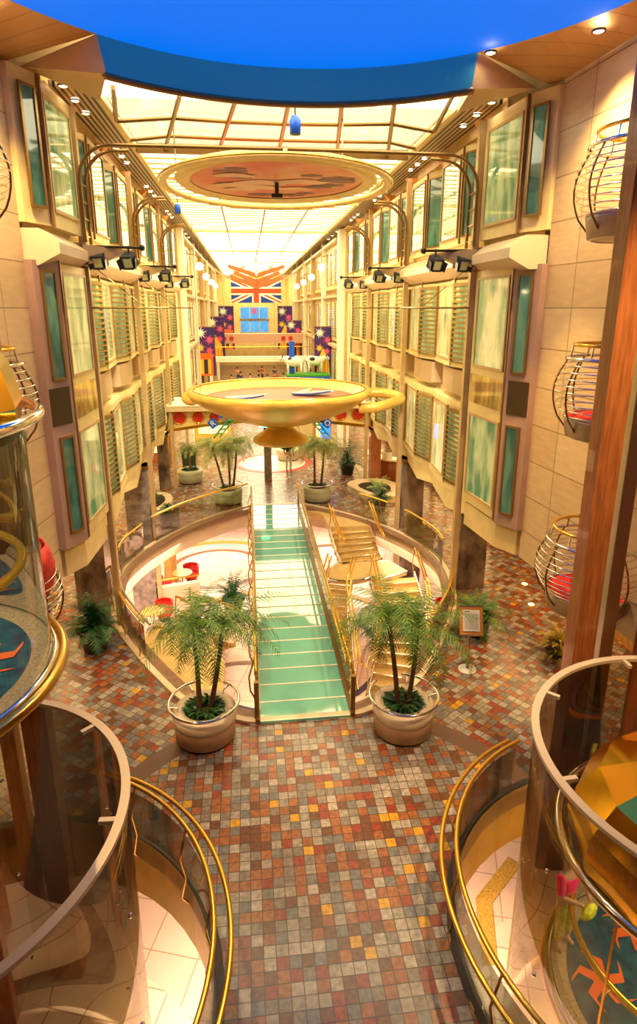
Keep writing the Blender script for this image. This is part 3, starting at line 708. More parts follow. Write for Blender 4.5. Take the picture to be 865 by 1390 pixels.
# banners
def banner(s, x, y, z0, w, h, label, motif, face=-1):
    t = thing('fireworks_banner', label, 'banner', (x, y, z0), group='fireworks banners')
    MB().box(0, 0, h/2, w, .05, h).build('cloth', 'bannerp', t)
    MB().tube([(-w/2-.05, 0, h), (w/2+.05, 0, h)], .04, 6).build('top_rod', 'bronze', t)
    if y > 50:
        for sx in (-.5, .5): MB().tube([(sx*w, 0, h), (sx*w, 0, 12.4-z0)], .012, 5).build('cord', 'bronze', t)
    fw = MB(); random.seed(3)
    for (bx, bz, br, mi) in ((-.2, .88, .28, 0), (.25, .74, .22, 1), (-.22, .58, .22, 2), (.22, .52, .2, 1)):
        cx_, cz_ = bx*w, bz*h; fw.mi = mi
        R_ = br*w*1.3
        pts = []
        for q in range(24): rr = R_*((1 if q % 4 == 1 else .75) if q % 2 else .34); pts.append((cx_+rr*cos(PI*q/12), -.035-.001*mi, cz_+rr*sin(PI*q/12)))
        fw.add(pts, [tuple(range(24))])
    fw.build('firework_print', ['burstw', 'burstp', 'bannery'], t)
    g = MB()
    if motif == 'box':
        g.box(0, -.035, h*.2, w*.75, .02, h*.4); g.box(0, -.035, h*.42, w*.86, .025, h*.05); g.box(0, -.04, h*.45, w*.6, .02, h*.04)
        p = g.build('kiosk_print', 'bannero', t); MB().box(0, -.05, h*.19, w*.52, .012, h*.3).build('kiosk_panes', 'bannery', p); MB().box(.03, -.058, h*.19, w*.2, .012, h*.3).build('kiosk_door', 'bannerk', p)
    else:
        g.mi = 0; g.add([(-w*.4, -.035, .02), (w*.4, -.035, .02), (w*.32, -.035, h*.4), (0, -.035, h*.58), (-w*.3, -.035, h*.36)], [(0, 1, 2, 3, 4)])
        p = g.build('tower_print', 'bannery', t)
        q = MB()
        for i in range(4): q.box(-w*.27+i*w*.18, -.042, h*.17, w*.06, .012, h*.26)
        q.build('tower_windows', 'bannero', p)
    return t
banner(-1, -4.0, 44.6, 3.5, 1.45, 3.4, 'purple fireworks banner with an orange kiosk, on the left facade behind the bowl rim', 'box')
banner(1, 4.05, 41, 3.7, 1.15, 3.3, 'purple fireworks banner with yellow tower, on the right facade beside the white column', 'tower')
banner(-1, -3.9, 59, 3.2, 1.6, 4.2, 'purple and orange tower banner farther down the left side of the hall', 'tower')
banner(-1, -3.3, 72, 3.6, 1.7, 4.8, 'farthest orange banner on the left side of the hall', 'box')
banner(1, 3.7, 62, 3.2, 1.5, 3.8, 'purple and orange banner farther down the right side of the hall', 'box')
banner(1, 3.4, 72, 3.6, 1.7, 4.8, 'farthest orange banner on the right side of the hall', 'tower')
# far cross bridges
t = thing('far_cross_bridge', 'pink beam with red discs crossing the far hall under the glazed bridge', 'footbridge', (0, 61, 4.9))
MB().box(0, 0, .45, 9, 1.5, .9).build('beam', 'pinkbeam', t)
for x in (-3.2, -2.5, 2.5, 3.2): MB().lathe([(0, 0), (.22, 0), (.22, .04)], 0, 0, 20).build('disc', 'redp', t).matrix_local = Matrix.Translation((x, -.76, .45)) @ Matrix.Rotation(PI/2, 4, 'X')
t = thing('white_cross_beam', 'thin white beam crossing the hall behind the golden bowl', 'beam', (0, 50, 4.0))
MB().box(0, 0, .22, 9, .8, .4).build('beam', 'whitec', t); MB().tube([(-4.4, -.3, 1.2), (4.4, -.3, 1.2)], .03, 6).build('rail', 'gold', t)

# ------------------------------------------------------------------ nearer gold arch bridge
BY = 28.3
t = thing('gold_arch_bridge', 'gold arched beam with red discs crossing the hall behind the bowl', 'footbridge', (0, BY, 2.5))
prof = [(-4.85, .15)]+[(-4.85+9.7*i/24, .35+.55*math.sin(PI*i/24)) for i in range(0, 25)]+[(4.85, .15), (4.85, 1.2), (-4.85, 1.2)]
recal(MB().extr([(a, b) for a, b in prof], 'y', 0, 1.6).build('arch_beam', 'bowl', t)) if False else None
mb = MB(); n = 24; vs = []
for i in range(n+1):
    x = -4.85+9.7*i/n; zb = .18+.42*math.sin(PI*i/n)
    vs += [(x, 0, zb), (x, 0, 1.15), (x, 1.8, 1.15), (x, 1.8, zb)]
fs = [(i*4+k, i*4+(k+1) % 4, i*4+4+(k+1) % 4, i*4+4+k) for i in range(n) for k in range(4)]
recal(mb.add(vs, fs+[(0, 1, 2, 3), (n*4, n*4+3, n*4+2, n*4+1)]).build('arch_beam', 'archp', t))
mb = MB(); vs = []
for i in range(n+1):
    x = -4.85+9.7*i/n; zb = .18+.42*math.sin(PI*i/n); vs += [(x, -.08, zb-.06), (x, -.08, zb+.08), (x, .0, zb+.08), (x, .0, zb-.06)]
recal(mb.add(vs, fs).build('lower_lip', 'goldm', t))
MB().box(0, .8, 1.27, 9.7, 2.6, .22).build('deck', 'fascia', t)
MB().box(0, .82, 1.42, 9.7, 2.7, .06).build('deck_edge', 'whitec', t)
for x, r_ in ((-4.2, .28), (-3.35, .25), (-2.6, .21), (2.6, .21), (3.35, .25), (4.2, .28)):
    d_ = MB().lathe([(0, .03), (r_, .03), (r_, 0)], 0, 0, 28).build('red_disc', 'redp', t); d_.location = (x, -.01, .82); d_.rotation_euler = (PI/2, 0, 0)
    e_ = MB().tube(arc(0, 0, r_+.03, 0, 2*PI*31/32, 31, .03), .035, 8, True).build('disc_rim', 'goldm', d_, True)
for x in (-1.2, 1.2):
    e_ = MB().tube([(x+sx*.85+.15*cos(a)*sx, -.02, .86+.15*sin(a)) for sx, a in [(-1, PI/2*(1-q/4)) for q in range(-4, 5)][::-1]+[(1, PI/2*(1-q/4)) for q in range(0, 9)]], .025, 6, True).build('oval_moulding', 'goldm', t, True)
# letter signs with green chevrons on the arch
for (x, z, ry, L1, lab) in ((-2.2, 3.1, -.55, 'RO', 'blue letter tiles on a green zigzag bracket, left of the bowl foot'), (2.35, 3.0, .6, 'RO', 'blue letter tiles on a green zigzag bracket, right of the bowl foot')):
    t = thing('letter_sign', lab, 'sign', (x, BY-.5, z), group='blue letter signs')
    g = MB()
    for i in range(5):
        a = (i % 2)*.22; g.tube([((-.35+.18*i)*(1 if x < 0 else -1), 0, -.5+.2*i+a*0), ((-.35+.18*i+.3)*(1 if x < 0 else -1), 0, -.5+.2*i+.02)], .04, 6)
    g.tube([(-.45*(1 if x < 0 else -1), 0, -.7), (.55*(1 if x < 0 else -1), 0, .55)], .045, 6); g.tube([(-.2*(1 if x < 0 else -1), 0, -.7), (.7*(1 if x < 0 else -1), 0, .4)], .035, 6)
    g.build('zigzag_bracket', 'greenp', t)
    for i, ch in enumerate(L1):
        px, pz = ((-.45+.4*i), (-.0+.48*i)) if x < 0 else ((-.1+.38*i), (.42-.42*i))
        b = MB().box(0, 0, 0, .36, .07, .4); p = b.build('letter_tile', 'blue', t); p.location = (px, -.08, pz); p.rotation_euler = (0, ry, 0)
        text('letter', ch, .36, 'white', (0, -.045, 0), (PI/2, 0, 0), p)

# ------------------------------------------------------------------ golden bowl and ceiling ring
t = thing('golden_bowl', 'giant golden bowl with side handle hanging over the glass bridge', 'bowl sculpture', (.1, 21, 3.6))
pr_ = [(0, .0), (.85, 0), (.98, .08), (.95, .2), (.62, .4), (.47, .54), (.45, .6), (.6, .66), (1.1, .76), (1.8, .98), (2.45, 1.26), (2.9, 1.55), (3.12, 1.74), (3.18, 1.86), (3.12, 1.95), (2.95, 1.93)]
MB().lathe(pr_, 0, 0, 64).build('bowl_shell', 'bowl', t, True)
MB().lathe([(2.95, 1.93), (2.7, 1.68), (2.62, 1.64)], 0, 0, 64).build('inner_wall', 'bowl', t, True); MB().lathe([(2.64, 1.65), (0, 1.63)], 0, 0, 64).build('inner_lining', 'bowlin', t)
MB().tube(arc(0, 0, 2.95, 0, 2*PI*63/64, 63, 1.93), .03, 6, True).build('inner_bead', 'brass', t)
hp = smoothpts([(2.6, -1.1, 1.35), (3.2, -1.2, 1.4), (3.9, -.75, 1.5), (4.25, -.2, 1.55), (4.1, .25, 1.6), (3.6, .5, 1.65), (2.9, .5, 1.65)], 8)
MB().tube(hp, .17, 12).build('handle', 'bowl', t, True)
MB().ball((-3.0, -.3, 1.68), .34, 16, 10, (1, 1.2, .75)).build('spout_knob', 'bowl', t, True)
def board(x, y, a, L_, ma, mb_):
    b = MB(); vs = []
    for i in range(13):
        u = i/12; w = .2*math.sin(PI*min(1, u*1.02))**.6 if 0 < u < 1 else .01
        vs += [((u-.5)*L_, -w, .05+.12*u*u), ((u-.5)*L_, w, .05+.12*u*u), ((u-.5)*L_, w, .0+.12*u*u), ((u-.5)*L_, -w, .0+.12*u*u)]
    b.add(vs, [(i*4+k, i*4+(k+1) % 4, i*4+4+(k+1) % 4, i*4+4+k) for i in range(12) for k in range(4)])
    return recal(b.build('fish_relief', ma, t)), a, x, y
for (x, y, a, L_, ma) in ((-1.15, -.5, -.25, 1.5, 'whitec'), (-1.25, -.75, -.25, 1.4, 'surf'), (1.2, .3, -.3, 1.5, 'whitec'), (1.1, .1, -.3, 1.4, 'surf'), (.9, .55, .5, .6, 'brass')):
    o, a_, x_, y_ = board(x, y, a, L_, ma, None); o.location = (x, y, 1.66); o.rotation_euler = (0, 0, a)
for a in (PI*.5, PI*1.17, PI*1.83):
    MB().tube([(3.0*cos(a), 3.0*sin(a), 1.93), (3.0*cos(a), 3.0*sin(a)*1.0, 7.75)], .008, 5).build('suspension_cable', 'steel', t)
t = thing('ceiling_ring', 'huge oval cream ring with painted sky disc under the lit ceiling', 'ceiling sculpture', (0, 19, 11.5))
MB().lathe([(3.25*k, z) for k, z in ((1, 0), (1.0, .12), (.97, .16), (.94, .12), (.94, .02), (.97, -.03), (1, 0))], 0, 0, 96, ex=1, ey=1.2).build('outer_ring', 'cream', t, True)
MB().tube([(3.3*cos(2*PI*i/64), 3.95*sin(2*PI*i/64), .05) for i in range(64)], .025, 6, True).build('edge_bead', 'brass', t)
MB().lathe([(0, .12), (2.42, .12), (2.45, .2), (2.45, .35), (0, .35)], 0, -.3, 80, ex=1, ey=1.1).build('painted_disc', 'art', t)
MB().lathe([(2.4, .1), (2.7, .02), (2.82, .12), (2.7, .3), (2.4, .35)], 0, -.3, 80, ex=1, ey=1.1).build('inner_ring', 'cream', t, True)
random.seed(5)
for k in range(16):
    mb = MB()
    a = random.uniform(0, 2*PI); r_ = random.uniform(1.1, 2.0); x, y = r_*cos(a), -.3+1.05*r_*sin(a); w = random.uniform(.3, .6)
    mb.add([(x+w*cos(q)*(1 if q_ % 2 else .75), y+.5*w*sin(q)*(1 if q_ % 2 else .7), .115-.0005*k) for q_, q in enumerate([2*PI*i/12 for i in range(12)])], [tuple(range(12))]); mb.build('dark_figure', 'artd', t)
for k in range(7):
    mb = MB()
    x, y = random.uniform(-1.2, 1.2), random.uniform(-1.2, .9); w = random.uniform(.5, .9)
    mb.add([(x+w*cos(q), y+.45*w*sin(q)*(1+.3*sin(3*q)), .105-.0005*k) for q in [2*PI*i/16 for i in range(16)]], [tuple(range(16))]); mb.build('pale_cloud', 'artl', t)
MB().tube([(0, -.3, -.25), (0, -.3, .1)], .06, 8).box(0, -.3, -.25, .3, .3, .1).build('centre_lamp', 'darkm', t)
for a in (0, PI/2, PI, 3*PI/2): MB().tube([(3.0*cos(a+.5), 3.6*sin(a+.5), .2), (3.0*cos(a+.5), 3.6*sin(a+.5), 1.3)], .02, 6).build('hanger', 'steel', t)
for a in (0, PI): MB().box(2.75*cos(a), 0, .2, .6, .12, .08).build('spoke', 'cream', t)
for a in (1, -1): MB().box(0, a*3.05, .2, .12, .9, .08).build('spoke', 'cream', t)
# small spotlights
for i, (x, y, z, lab, m) in enumerate(((.25, 15.05, 12.15, 'small blue spotlight hanging below the blue dome rim', 'blue'), (-3.6, 27, 12.1, 'small blue moving light at the left end of the ceiling', 'blue'))):
    t = thing('spotlight', lab, 'spotlight', (x, y, z)); MB().lathe([(0, -.22), (.12, -.22), (.13, .05), (.08, .15), (0, .17)], 0, 0, 16).build('body', m, t, True); MB().tube([(0, 0, .15), (0, 0, .45)], .02, 6).build('mount', 'darkm', t)
    MB().lathe([(0, -.225), (.1, -.225)], 0, 0, 16).build('lens', 'ink', t)

# ------------------------------------------------------------------ glass bridge
t = thing('glass_bridge', 'teal glass footbridge crossing the opening to the far promenade', 'footbridge', (0, 10.6, 0))
BL = 14.2
MB().box(0, BL/2, .0, 1.86, BL, .1).build('glass_deck', 'teal', t)
mb = MB()
for i in range(24): mb.box(0, .02+i*.615, .056, 1.86, .035, .012)
mb.build('joint_strips', 'line', t)
for s in (1, -1): MB().box(s*.98, BL/2, -.05, .09, BL, .3).build('edge_beam', 'bronze', t)
for s in (1, -1):
    MB().box(s*1.0, BL/2+.3, .5, .02, BL-.7, .85).build('glass_balustrade', 'g_clear', t)
    for dz in ((1.0,) if s < 0 else (1.0, 1.12)):
        MB().tube([(s*(1.0-(dz-1)*.9), .35, dz-.08), (s*(1.0-(dz-1)*.9), .6, dz), (s*(1.0-(dz-1)*.9), BL-.3, dz)], .032, 10).build('handrail', 'gold', t, True)
    MB().box(s*1.0, .15, .42, .09, .09, .95).build('end_post', 'bronze', t)
    MB().box(s*1.0, BL-.2, .5, .08, .08, 1.0).build('end_post', 'gold', t)
    for k in range(10):
        y = 1.0+k*1.35
        MB().tube([(s*1.01, y, -.15), (s*1.13, y, .1), (s*1.15, y, .45), (s*1.05, y, .8), (s*1.0, y, .98)], .022, 6).build('curved_bracket', 'brass', t, True)

# ------------------------------------------------------------------ balustrades along rim
def balustrade(name, label, path, rails=((1.05, 0, 'gold'),), posts=2, glassz=(0.1, .95), gm='g_clear', off=0, z0=0, group=None):
    P = smoothpts([(a, b, 0) for a, b in path], 8); c = P[0]
    t = thing(name, label, 'balustrade', (c.x, c.y, z0), group=group)
    n_ = len(P); nrm = []
    for i in range(n_):
        d = (P[min(i+1, n_-1)]-P[max(i-1, 0)]).normalized(); nrm.append(Vector((d.y, -d.x, 0)))
    mb = MB(); vs = []
    for i, p in enumerate(P):
        for o_, z in ((0, glassz[0]), (0, glassz[1]), (.015, glassz[1]), (.015, glassz[0])): q = p+nrm[i]*o_-c; vs.append((q.x, q.y, z))
    mb.add(vs, [(i*4+k, i*4+(k+1) % 4, i*4+4+(k+1) % 4, i*4+4+k) for i in range(n_-1) for k in range(4)]).build('glass_panel', gm, t)
    for z, o_, m in rails:
        MB().tube([(p+nrm[i]*o_-c)+Vector((0, 0, z)) for i, p in enumerate(P)], .034, 10).build('handrail', m, t, True)
    step = max(1, (n_-1)//posts)
    for i in range(step//2, n_, step):
        p = P[i]-c; nn = nrm[i]
        MB().tube([p+nn*.02+Vector((0, 0, -.35)), p+nn*.14+Vector((0, 0, -.15)), p+nn*.05+Vector((0, 0, .15)), p+nn*.12+Vector((0, 0, .55)), p+nn*.0+Vector((0, 0, 1.02))], .018, 6).build('curved_bracket', 'brass', t, True)
    return t
balustrade('curved_balustrade', 'gold-railed curved glass balustrade on the far left rim, before the far left planter', [(-1.15, 24.7), (-2.3, 23.75), (-3.5, 22.45), (-4.2, 21.4), (-4.45, 20.9)], ((1.05, 0, 'gold'), (1.0, .15, 'steel')), 4, off=0)
balustrade('curved_balustrade', 'short gold-railed glass balustrade left of the far left pillar', [(-4.75, 20.2), (-5.1, 18.9), (-5.12, 18.0)], posts=2)
balustrade('curved_balustrade', 'double-railed glass balustrade curving around the near left rim by the dark pot', [(-5.05, 16.6), (-4.6, 15.1), (-3.95, 13.8), (-3.6, 13.2)], ((1.05, 0, 'gold'), (.95, -.15, 'steel')), 3)
balustrade('curved_balustrade', 'gold-railed glass balustrade on the far right rim between the pillars', [(5.1, 17.6), (5.12, 18.6), (4.8, 20.1), (4.6, 20.6)], posts=3)
balustrade('curved_balustrade', 'gold-railed glass balustrade on the far right rim before the palm planter', [(4.2, 21.5), (3.6, 22.4), (3.3, 22.75)], posts=2)
balustrade('curved_balustrade', 'curved gold rail on the near right rim behind the notice stand', [(3.3, 12.8), (3.95, 13.8), (4.6, 15.1), (5.05, 16.6)], ((1.05, 0, 'gold'),), 3)
for s in (1, -1):
    a0, a1 = (math.radians(112), math.radians(232)) if s > 0 else (math.radians(68), math.radians(-52))
    P = [(s*LX+(LR+.03)*cos(a0+(a1-a0)*i/14), LY+(LR+.03)*sin(a0+(a1-a0)*i/14)) for i in range(15)]
    balustrade('lift_balustrade', 'double gold rails curving around the %s lift opening at the bottom' % SIDE[s], P, ((1.05, s*0, 'gold'), (.92, .2 if s > 0 else -.2, 'gold')), 5, (.1, .9), 'g_clear')

# ------------------------------------------------------------------ stairs
def stair(name, label, path, w, z0, z1, n_, rail=True):
    """treads along a plan path (list of xy)"""
    P = smoothpts([(a, b, 0) for a, b in path], 10); L_ = [0]
    for i in range(1, len(P)): L_.append(L_[-1]+(P[i]-P[i-1]).length)
    def at(d):
        for i in range(1, len(P)):
            if L_[i] >= d-1e-6: f = (d-L_[i-1])/max(1e-6, L_[i]-L_[i-1]); return P[i-1].lerp(P[i], f), (P[i]-P[i-1]).normalized()
        return P[-1], (P[-1]-P[-2]).normalized()
    c = P[0]; t = thing(name, label, 'staircase', (c.x, c.y, z0)); T = L_[-1]; sides = {1: [], -1: []}
    for k in range(n_):
        z = (z1-z0)*(k+1)/n_
        a, da = at(T*k/n_); b, db = at(T*(k+1)/n_); na, nb = Vector((da.y, -da.x, 0)), Vector((db.y, -db.x, 0))
        q = [a+na*w/2-c, a-na*w/2-c, b-nb*w/2-c, b+nb*w/2-c]
        MB().prism([(p.x, p.y) for p in q], z-.2, z).build('tread', 'tread', t)
        m_ = (q[2]+q[3])/2; e = q[3]-q[2]
        MB().box(m_.x, m_.y, z-.01, e.length, .05, .04, math.atan2(e.y, e.x)).build('nosing', 'nosing', t)
        for sg in (1, -1): sides[sg].append((a+na*sg*w/2-c)+Vector((0, 0, z-(z1-z0)/n_)))
    for sg in (1, -1):
        b, db = at(T); nb = Vector((db.y, -db.x, 0)); sides[sg].append((b+nb*sg*w/2-c)+Vector((0, 0, z1-z0)))
        S = sides[sg]; mb = MB(); vs = []
        for p in S: vs += [(p.x, p.y, p.z-.25), (p.x, p.y, p.z+.06), (p.x+.04, p.y, p.z+.06), (p.x+.04, p.y, p.z-.25)]
        mb.add(vs, [(i*4+k, i*4+(k+1) % 4, i*4+4+(k+1) % 4, i*4+4+k) for i in range(len(S)-1) for k in range(4)]); recal(mb.build('stringer', 'nosing', t))
        if rail:
            for o_, dz in ((0, .95), (.12, .85)):
                MB().tube([p+Vector((sg*o_*0+o_, 0, dz)) for p in S], .03, 8).build('handrail', 'gold', t, True)
            for p in S[::4]: MB().tube([p+Vector((0, 0, 0)), p+Vector((.06*sg, 0, .4)), p+Vector((0, 0, .95))], .016, 6).build('baluster', 'brass', t)
    return t
Zm = -.85
o = MB().prism([(1.3, 23.9), (1.9, 23.35), (1.95, 21.9), (3.55, 21.9), (3.55, 22.5), (2.4, 23.85)], -.2, .0).build('stair_top_landing', 'tan'); tag(o, 'golden landing at the head of the right-hand staircase', 'landing')
stair('upper_staircase', 'short golden stair flight from the upper landing right of the glass bridge', [(2.75, 21.9), (2.85, 21.1), (3.0, 20.4)], 1.6, 0, Zm, 6)
lp = [(2.1, 20.4), (4.0, 20.4), (4.45, 19.4), (3.4, 18.9)]+[(2.35+.95*cos(a), 19.6+.75*sin(a)) for a in [math.radians(-40-20*i) for i in range(8)]]
t = thing('stair_half_landing', 'rounded golden half landing between the stair flights, chrome edged', 'landing', (3, 19.6, Zm))
MB().prism([(x-3, y-19.6) for x, y in lp], -.16, 0).build('landing_deck', 'tan', t)
MB().tube([(x-3, y-19.6, -.02) for x, y in lp], .035, 6, True).build('chrome_edge', 'chrome', t)
stair('curved_right_staircase', 'golden curved stair flight dropping from the half landing behind the right planter', [(3.85, 19.2), (3.85, 17.8), (3.5, 16.2), (2.95, 15.0)], 1.6, Zm, LZ, 12)
stair('curved_left_staircase', 'narrower golden stair flight dropping beside the glass bridge', [(1.95, 18.9), (1.62, 18.0), (1.6, 16.8), (1.6, 15.6)], .85, Zm, LZ, 12)
o = MB().prism([(-3.85, 13.75), (-3.1, 12.55), (-2.4, 11.6), (-1.75, 11.45), (-1.75, 13.2), (-2.2, 14.6), (-3.0, 15.2), (-3.9, 15.0)], -.4, -.18).build('stair_near_landing', 'tan'); tag(o, 'tan landing on the left behind the near planter', 'landing')
stair('left_staircase', 'golden stair flight dropping away behind the left palm', [(-2.5, 14.9), (-2.2, 16), (-2.3, 17.2), (-2.8, 18.6)], 1.2, -.2, LZ, 15)

# ------------------------------------------------------------------ pillars
def pillar(x, y, w, d, z0, z1, m, lab):
    t = thing('marble_pillar', lab, 'pillar', (x, y, z0)); MB().box(0, 0, (z1-z0)/2, w, d, z1-z0).build('shaft', m, t); MB().box(0, 0, z1-z0-.06, w+.1, d+.1, .12).build('capital', 'bronze', t); return t
for s in (1, -1):
    pillar(s*5.5, 16.4, .85, .7, 0, 2.75, 'marble', 'dark veined marble pillar by the %s walkway, nearest one' % SIDE[s])
    pillar(s*5.12, 21.75, .85, .6, LZ, 2.75, 'marble' if s > 0 else 'marblelt', 'dark marble pillar rising through the opening on the %s' % SIDE[s])
    pillar(s*5.02, 28.1, .5, .5, 0, 2.6, 'wood' if s > 0 else 'marble', ('honey brown wooden' if s > 0 else 'dark marble')+' pillar by the gold arch on the %s' % SIDE[s])
pillar(-.15, 28.9, .36, .36, 0, 2.9, 'marblelt', 'slim brown pillar under the middle of the gold arch bridge')
t = thing('stone_column', 'round orange column on the lower deck under the left rim', 'column', (-4.5, 24.2, LZ)); MB().lathe([(.32, 0), (.32, .15), (.27, .2), (.27, 2.5)], 0, 0, 24).build('shaft', 'woodlt', t, True)

# ------------------------------------------------------------------ plants
def crown(n_, L_, droop, seed, leaf=.16, up=.9, nl=22, wid=.015, zjit=.25):
    rnd = random.Random(seed); mb = MB()
    for i in range(n_):
        az = 2*PI*i/n_*2.618+rnd.uniform(-.2, .2); el = up*rnd.uniform(.1, 1.35); l = L_*rnd.uniform(.6, 1.15); dr = droop*rnd.uniform(.65, 1.25)
        p = Vector((0, 0, rnd.uniform(-zjit*.3, zjit*.2))); dirh = Vector((cos(az), sin(az), 0)); pts = [p.copy()]; ang = el
        for k in range(nl):
            p = p+(dirh*cos(ang)+Vector((0, 0, sin(ang))))*l/nl; pts.append(p.copy()); ang -= dr/nl*rnd.uniform(.8, 1.2)*(.7+.6*k/nl)
        sd = Vector((-dirh.y, dirh.x, 0))
        for k in range(2, nl):
            t = (pts[min(k+1, nl)]-pts[k-1]).normalized(); w = leaf*math.sin(PI*min(1, (k+1.5)/(nl+2)))**.7*rnd.uniform(.85, 1.1)
            for sg in (-1, 1):
                tip = pts[k]+sd*sg*w*.86+t*w*.55+Vector((0, 0, -rnd.uniform(.1, .6)*w)); a = pts[k]-t*wid; b = pts[k]+t*wid
                mb.add([a, b, tip], [(0, 1, 2)])
        for k in range(nl):
            r_ = .007*(1-k/nl)+.002; a, b = pts[k], pts[k+1]
            mb.add([a-sd*r_, a+sd*r_, b+sd*r_*.8, b-sd*r_*.8], [(0, 1, 2, 3)])
    return mb
def foliage(n_, R_, h, seed, lw=.05, ll=.22):
    rnd = random.Random(seed); mb = MB()
    for i in range(n_):
        az = rnd.uniform(0, 2*PI); r0 = R_*math.sqrt(rnd.random()); b = Vector((r0*cos(az), r0*sin(az), rnd.uniform(0, h)))
        d = Vector((cos(az+rnd.uniform(-.8, .8)), sin(az+rnd.uniform(-.8, .8)), rnd.uniform(-.1, .8))).normalized(); sd = d.cross(Vector((0, 0, 1))).normalized(); l = ll*rnd.uniform(.7, 1.2)
        mb.add([b, b+d*l*.5+sd*lw, b+d*l+Vector((0, 0, -.25*l)), b+d*l*.5-sd*lw], [(0, 1, 2, 3)])
    return mb
def potted_palm(label, x, y, trunks, seed, pm='planter', leaf='leaf', L_=.85, rail=True, gap=1.9, nf=26, droop=2.0):
    t = thing('potted_palm', label, 'potted palm', (x, y, 0), group='palms in round stone planters')
    MB().lathe([(0, 0), (.5, 0), (.5, .04), (.585, .06), (.6, .4), (.6, .41)], 0, 0, 48).build('planter_bowl', pm, t, True)
    MB().lathe([(.6, .41), (.615, .42), (.615, .6), (.58, .64), (.40, .64), (.385, .6), (.385, .5)], 0, 0, 48).build('planter_rim', 'planterlt' if pm == 'planter' else pm, t, True)
    MB().lathe([(0, .58), (.2, .57), (.39, .54)], 0, 0, 32).build('soil', 'soil', t)
    MB().lathe([(.46, 0), (.56, 0), (.56, .05), (.46, .05)], 0, 0, 32).build('plinth', 'darkm', t)
    if rail:
        r = MB().tube(arc(0, 0, .68, gap, gap+2*PI-.9, 48, .8), .028, 10).build('chrome_rail', 'chrome', t, True)
        for k in range(5):
            a = gap+.2+(2*PI-1.3)*k/4; MB().tube([(.5*cos(a), .5*sin(a), .62), (.52*cos(a), .52*sin(a), .74), (.66*cos(a), .66*sin(a), .78)], .012, 6).build('rail_bracket', 'chrome', t)
    for k, (bx, by, tx, ty, h) in enumerate(trunks):
        P = smoothpts([(bx, by, .5), ((bx+tx)/2+.02, (by+ty)/2, (h+.5)/2), (tx, ty, h)], 6); MB().tube(P, [.055-.018*i/(len(P)-1) for i in range(len(P))], 8).build('trunk', 'trunk', t, True)
        cr = crown(nf, L_, droop, seed+k, leaf=.17*L_/.85); o = cr.build('crown', leaf, t); o.location = (tx, ty, h)
    o = foliage(150, .3, .12, seed, .035, .2).build('undergrowth', 'leafdk', t); o.location = (0, -.03, .58)
    return t
potted_palm('round beige planter with two slim palms, near and left of the glass bridge', -2.02, 10.4, [(-.1, 0, -.12, .0, 2.45), (.1, .02, .42, .05, 2.3)], 11, L_=1.55, droop=2.5, nf=30)
potted_palm('round beige planter with two darker palms, near and right of the glass bridge', 1.92, 10.15, [(-.1, 0, -.38, .0, 2.55), (.1, .05, .25, .05, 2.15)], 21, gap=2.3, L_=1.6, droop=2.5, nf=30, leaf='leaf')
potted_palm('sage round planter with pale palms at the far left end of the glass bridge', -2.0, 25.5, [(-.15, 0, -.6, 0, 2.5), (.08, 0, .05, 0, 2.3), (.2, .1, .45, .1, 2.6)], 31, 'planterg', 'leaflt', 1.6, nf=30, droop=2.4)
potted_palm('sage round planter with pale palms at the far right end of the glass bridge', 1.9, 25.4, [(-.12, 0, -.15, 0, 2.4), (.15, 0, .3, .0, 2.5)], 41, 'planterg', 'leaflt', 1.6, nf=30, droop=2.4)
potted_palm('small planter palm beside the dark square pot on the far left', -3.95, 29.0, [(0, 0, .0, 0, 1.7)], 51, 'planterg', 'leaflt', .9, False)
potted_palm('far planter palm on the promenade right of the slim pillar', 1.1, 33, [(0, 0, .0, 0, 2.1)], 53, 'planterg', 'leafdk', 1.0, False)
def pot(label, x, y, seed, h=.6, r=.34, leaf='leafdk', L_=.9, nf=40, up=1.35):
    t = thing('pot_plant', label, 'pot plant', (x, y, 0), group='pot plants in dark pots')
    MB().lathe([(0, 0), (r*.68, 0), (r*.75, .05), (r*.95, h*.85), (r*1.08, h*.88), (r*1.08, h), (r*.9, h), (r*.88, h*.85)], 0, 0, 32).build('pot', 'wicker', t, True)
    MB().lathe([(0, h*.88), (r*.9, h*.87)], 0, 0, 24).build('soil', 'soil', t)
    o = crown(nf, L_, 1.7, seed, leaf=.2, up=up, nl=16, wid=.02).build('fronds', leaf, t); o.location = (0, 0, h*.9)
    o = foliage(60, r*.7, .3, seed, .03, .35).build('stems', leaf, t); o.location = (0, 0, h*.85)
    return t
pot('bushy palm in a dark glazed pot on the left walkway', -4.95, 13.9, 61, h=.64, r=.38, L_=1.0, leaf='leafdk', nf=64, up=1.5)
pot('fern palm in a dark glazed pot behind the notice stand', 4.75, 13.5, 62, leaf='leaf', L_=1.0, up=1.0)
pot('low plant in a dark pot beside the far left rim', -4.3, 22.9, 63, .5, .28, L_=.5, nf=14)
pot('palm in a dark pot beside the far right rim', 4.35, 23.6, 64, .5, .28, 'leafdk', .9, 16)
pot('tall leafy shrub in a pale pot by the right arch end', 3.9, 29.5, 65, .6, .4, 'leafdk', 1.5, 46)
pot('leafy plant in a low bed on the left walkway by the shop', -6.2, 27.4, 66, .3, .5, 'leafdk', 1.0, 30)
pot('yellow-green plant at the foot of the right lift wall', 6.35, 12.3, 67, .2, .35, 'leafy', .7, 26)
pot('teal-green palm on the lower deck below the bridge', -.9+-.9, 21.0, 68, .6, .4, 'leafdk', 1.3, 34); C.objects  # moved below
for o in C.objects:
    if o.get('label', '').startswith('teal-green palm'): o.location.z = LZ
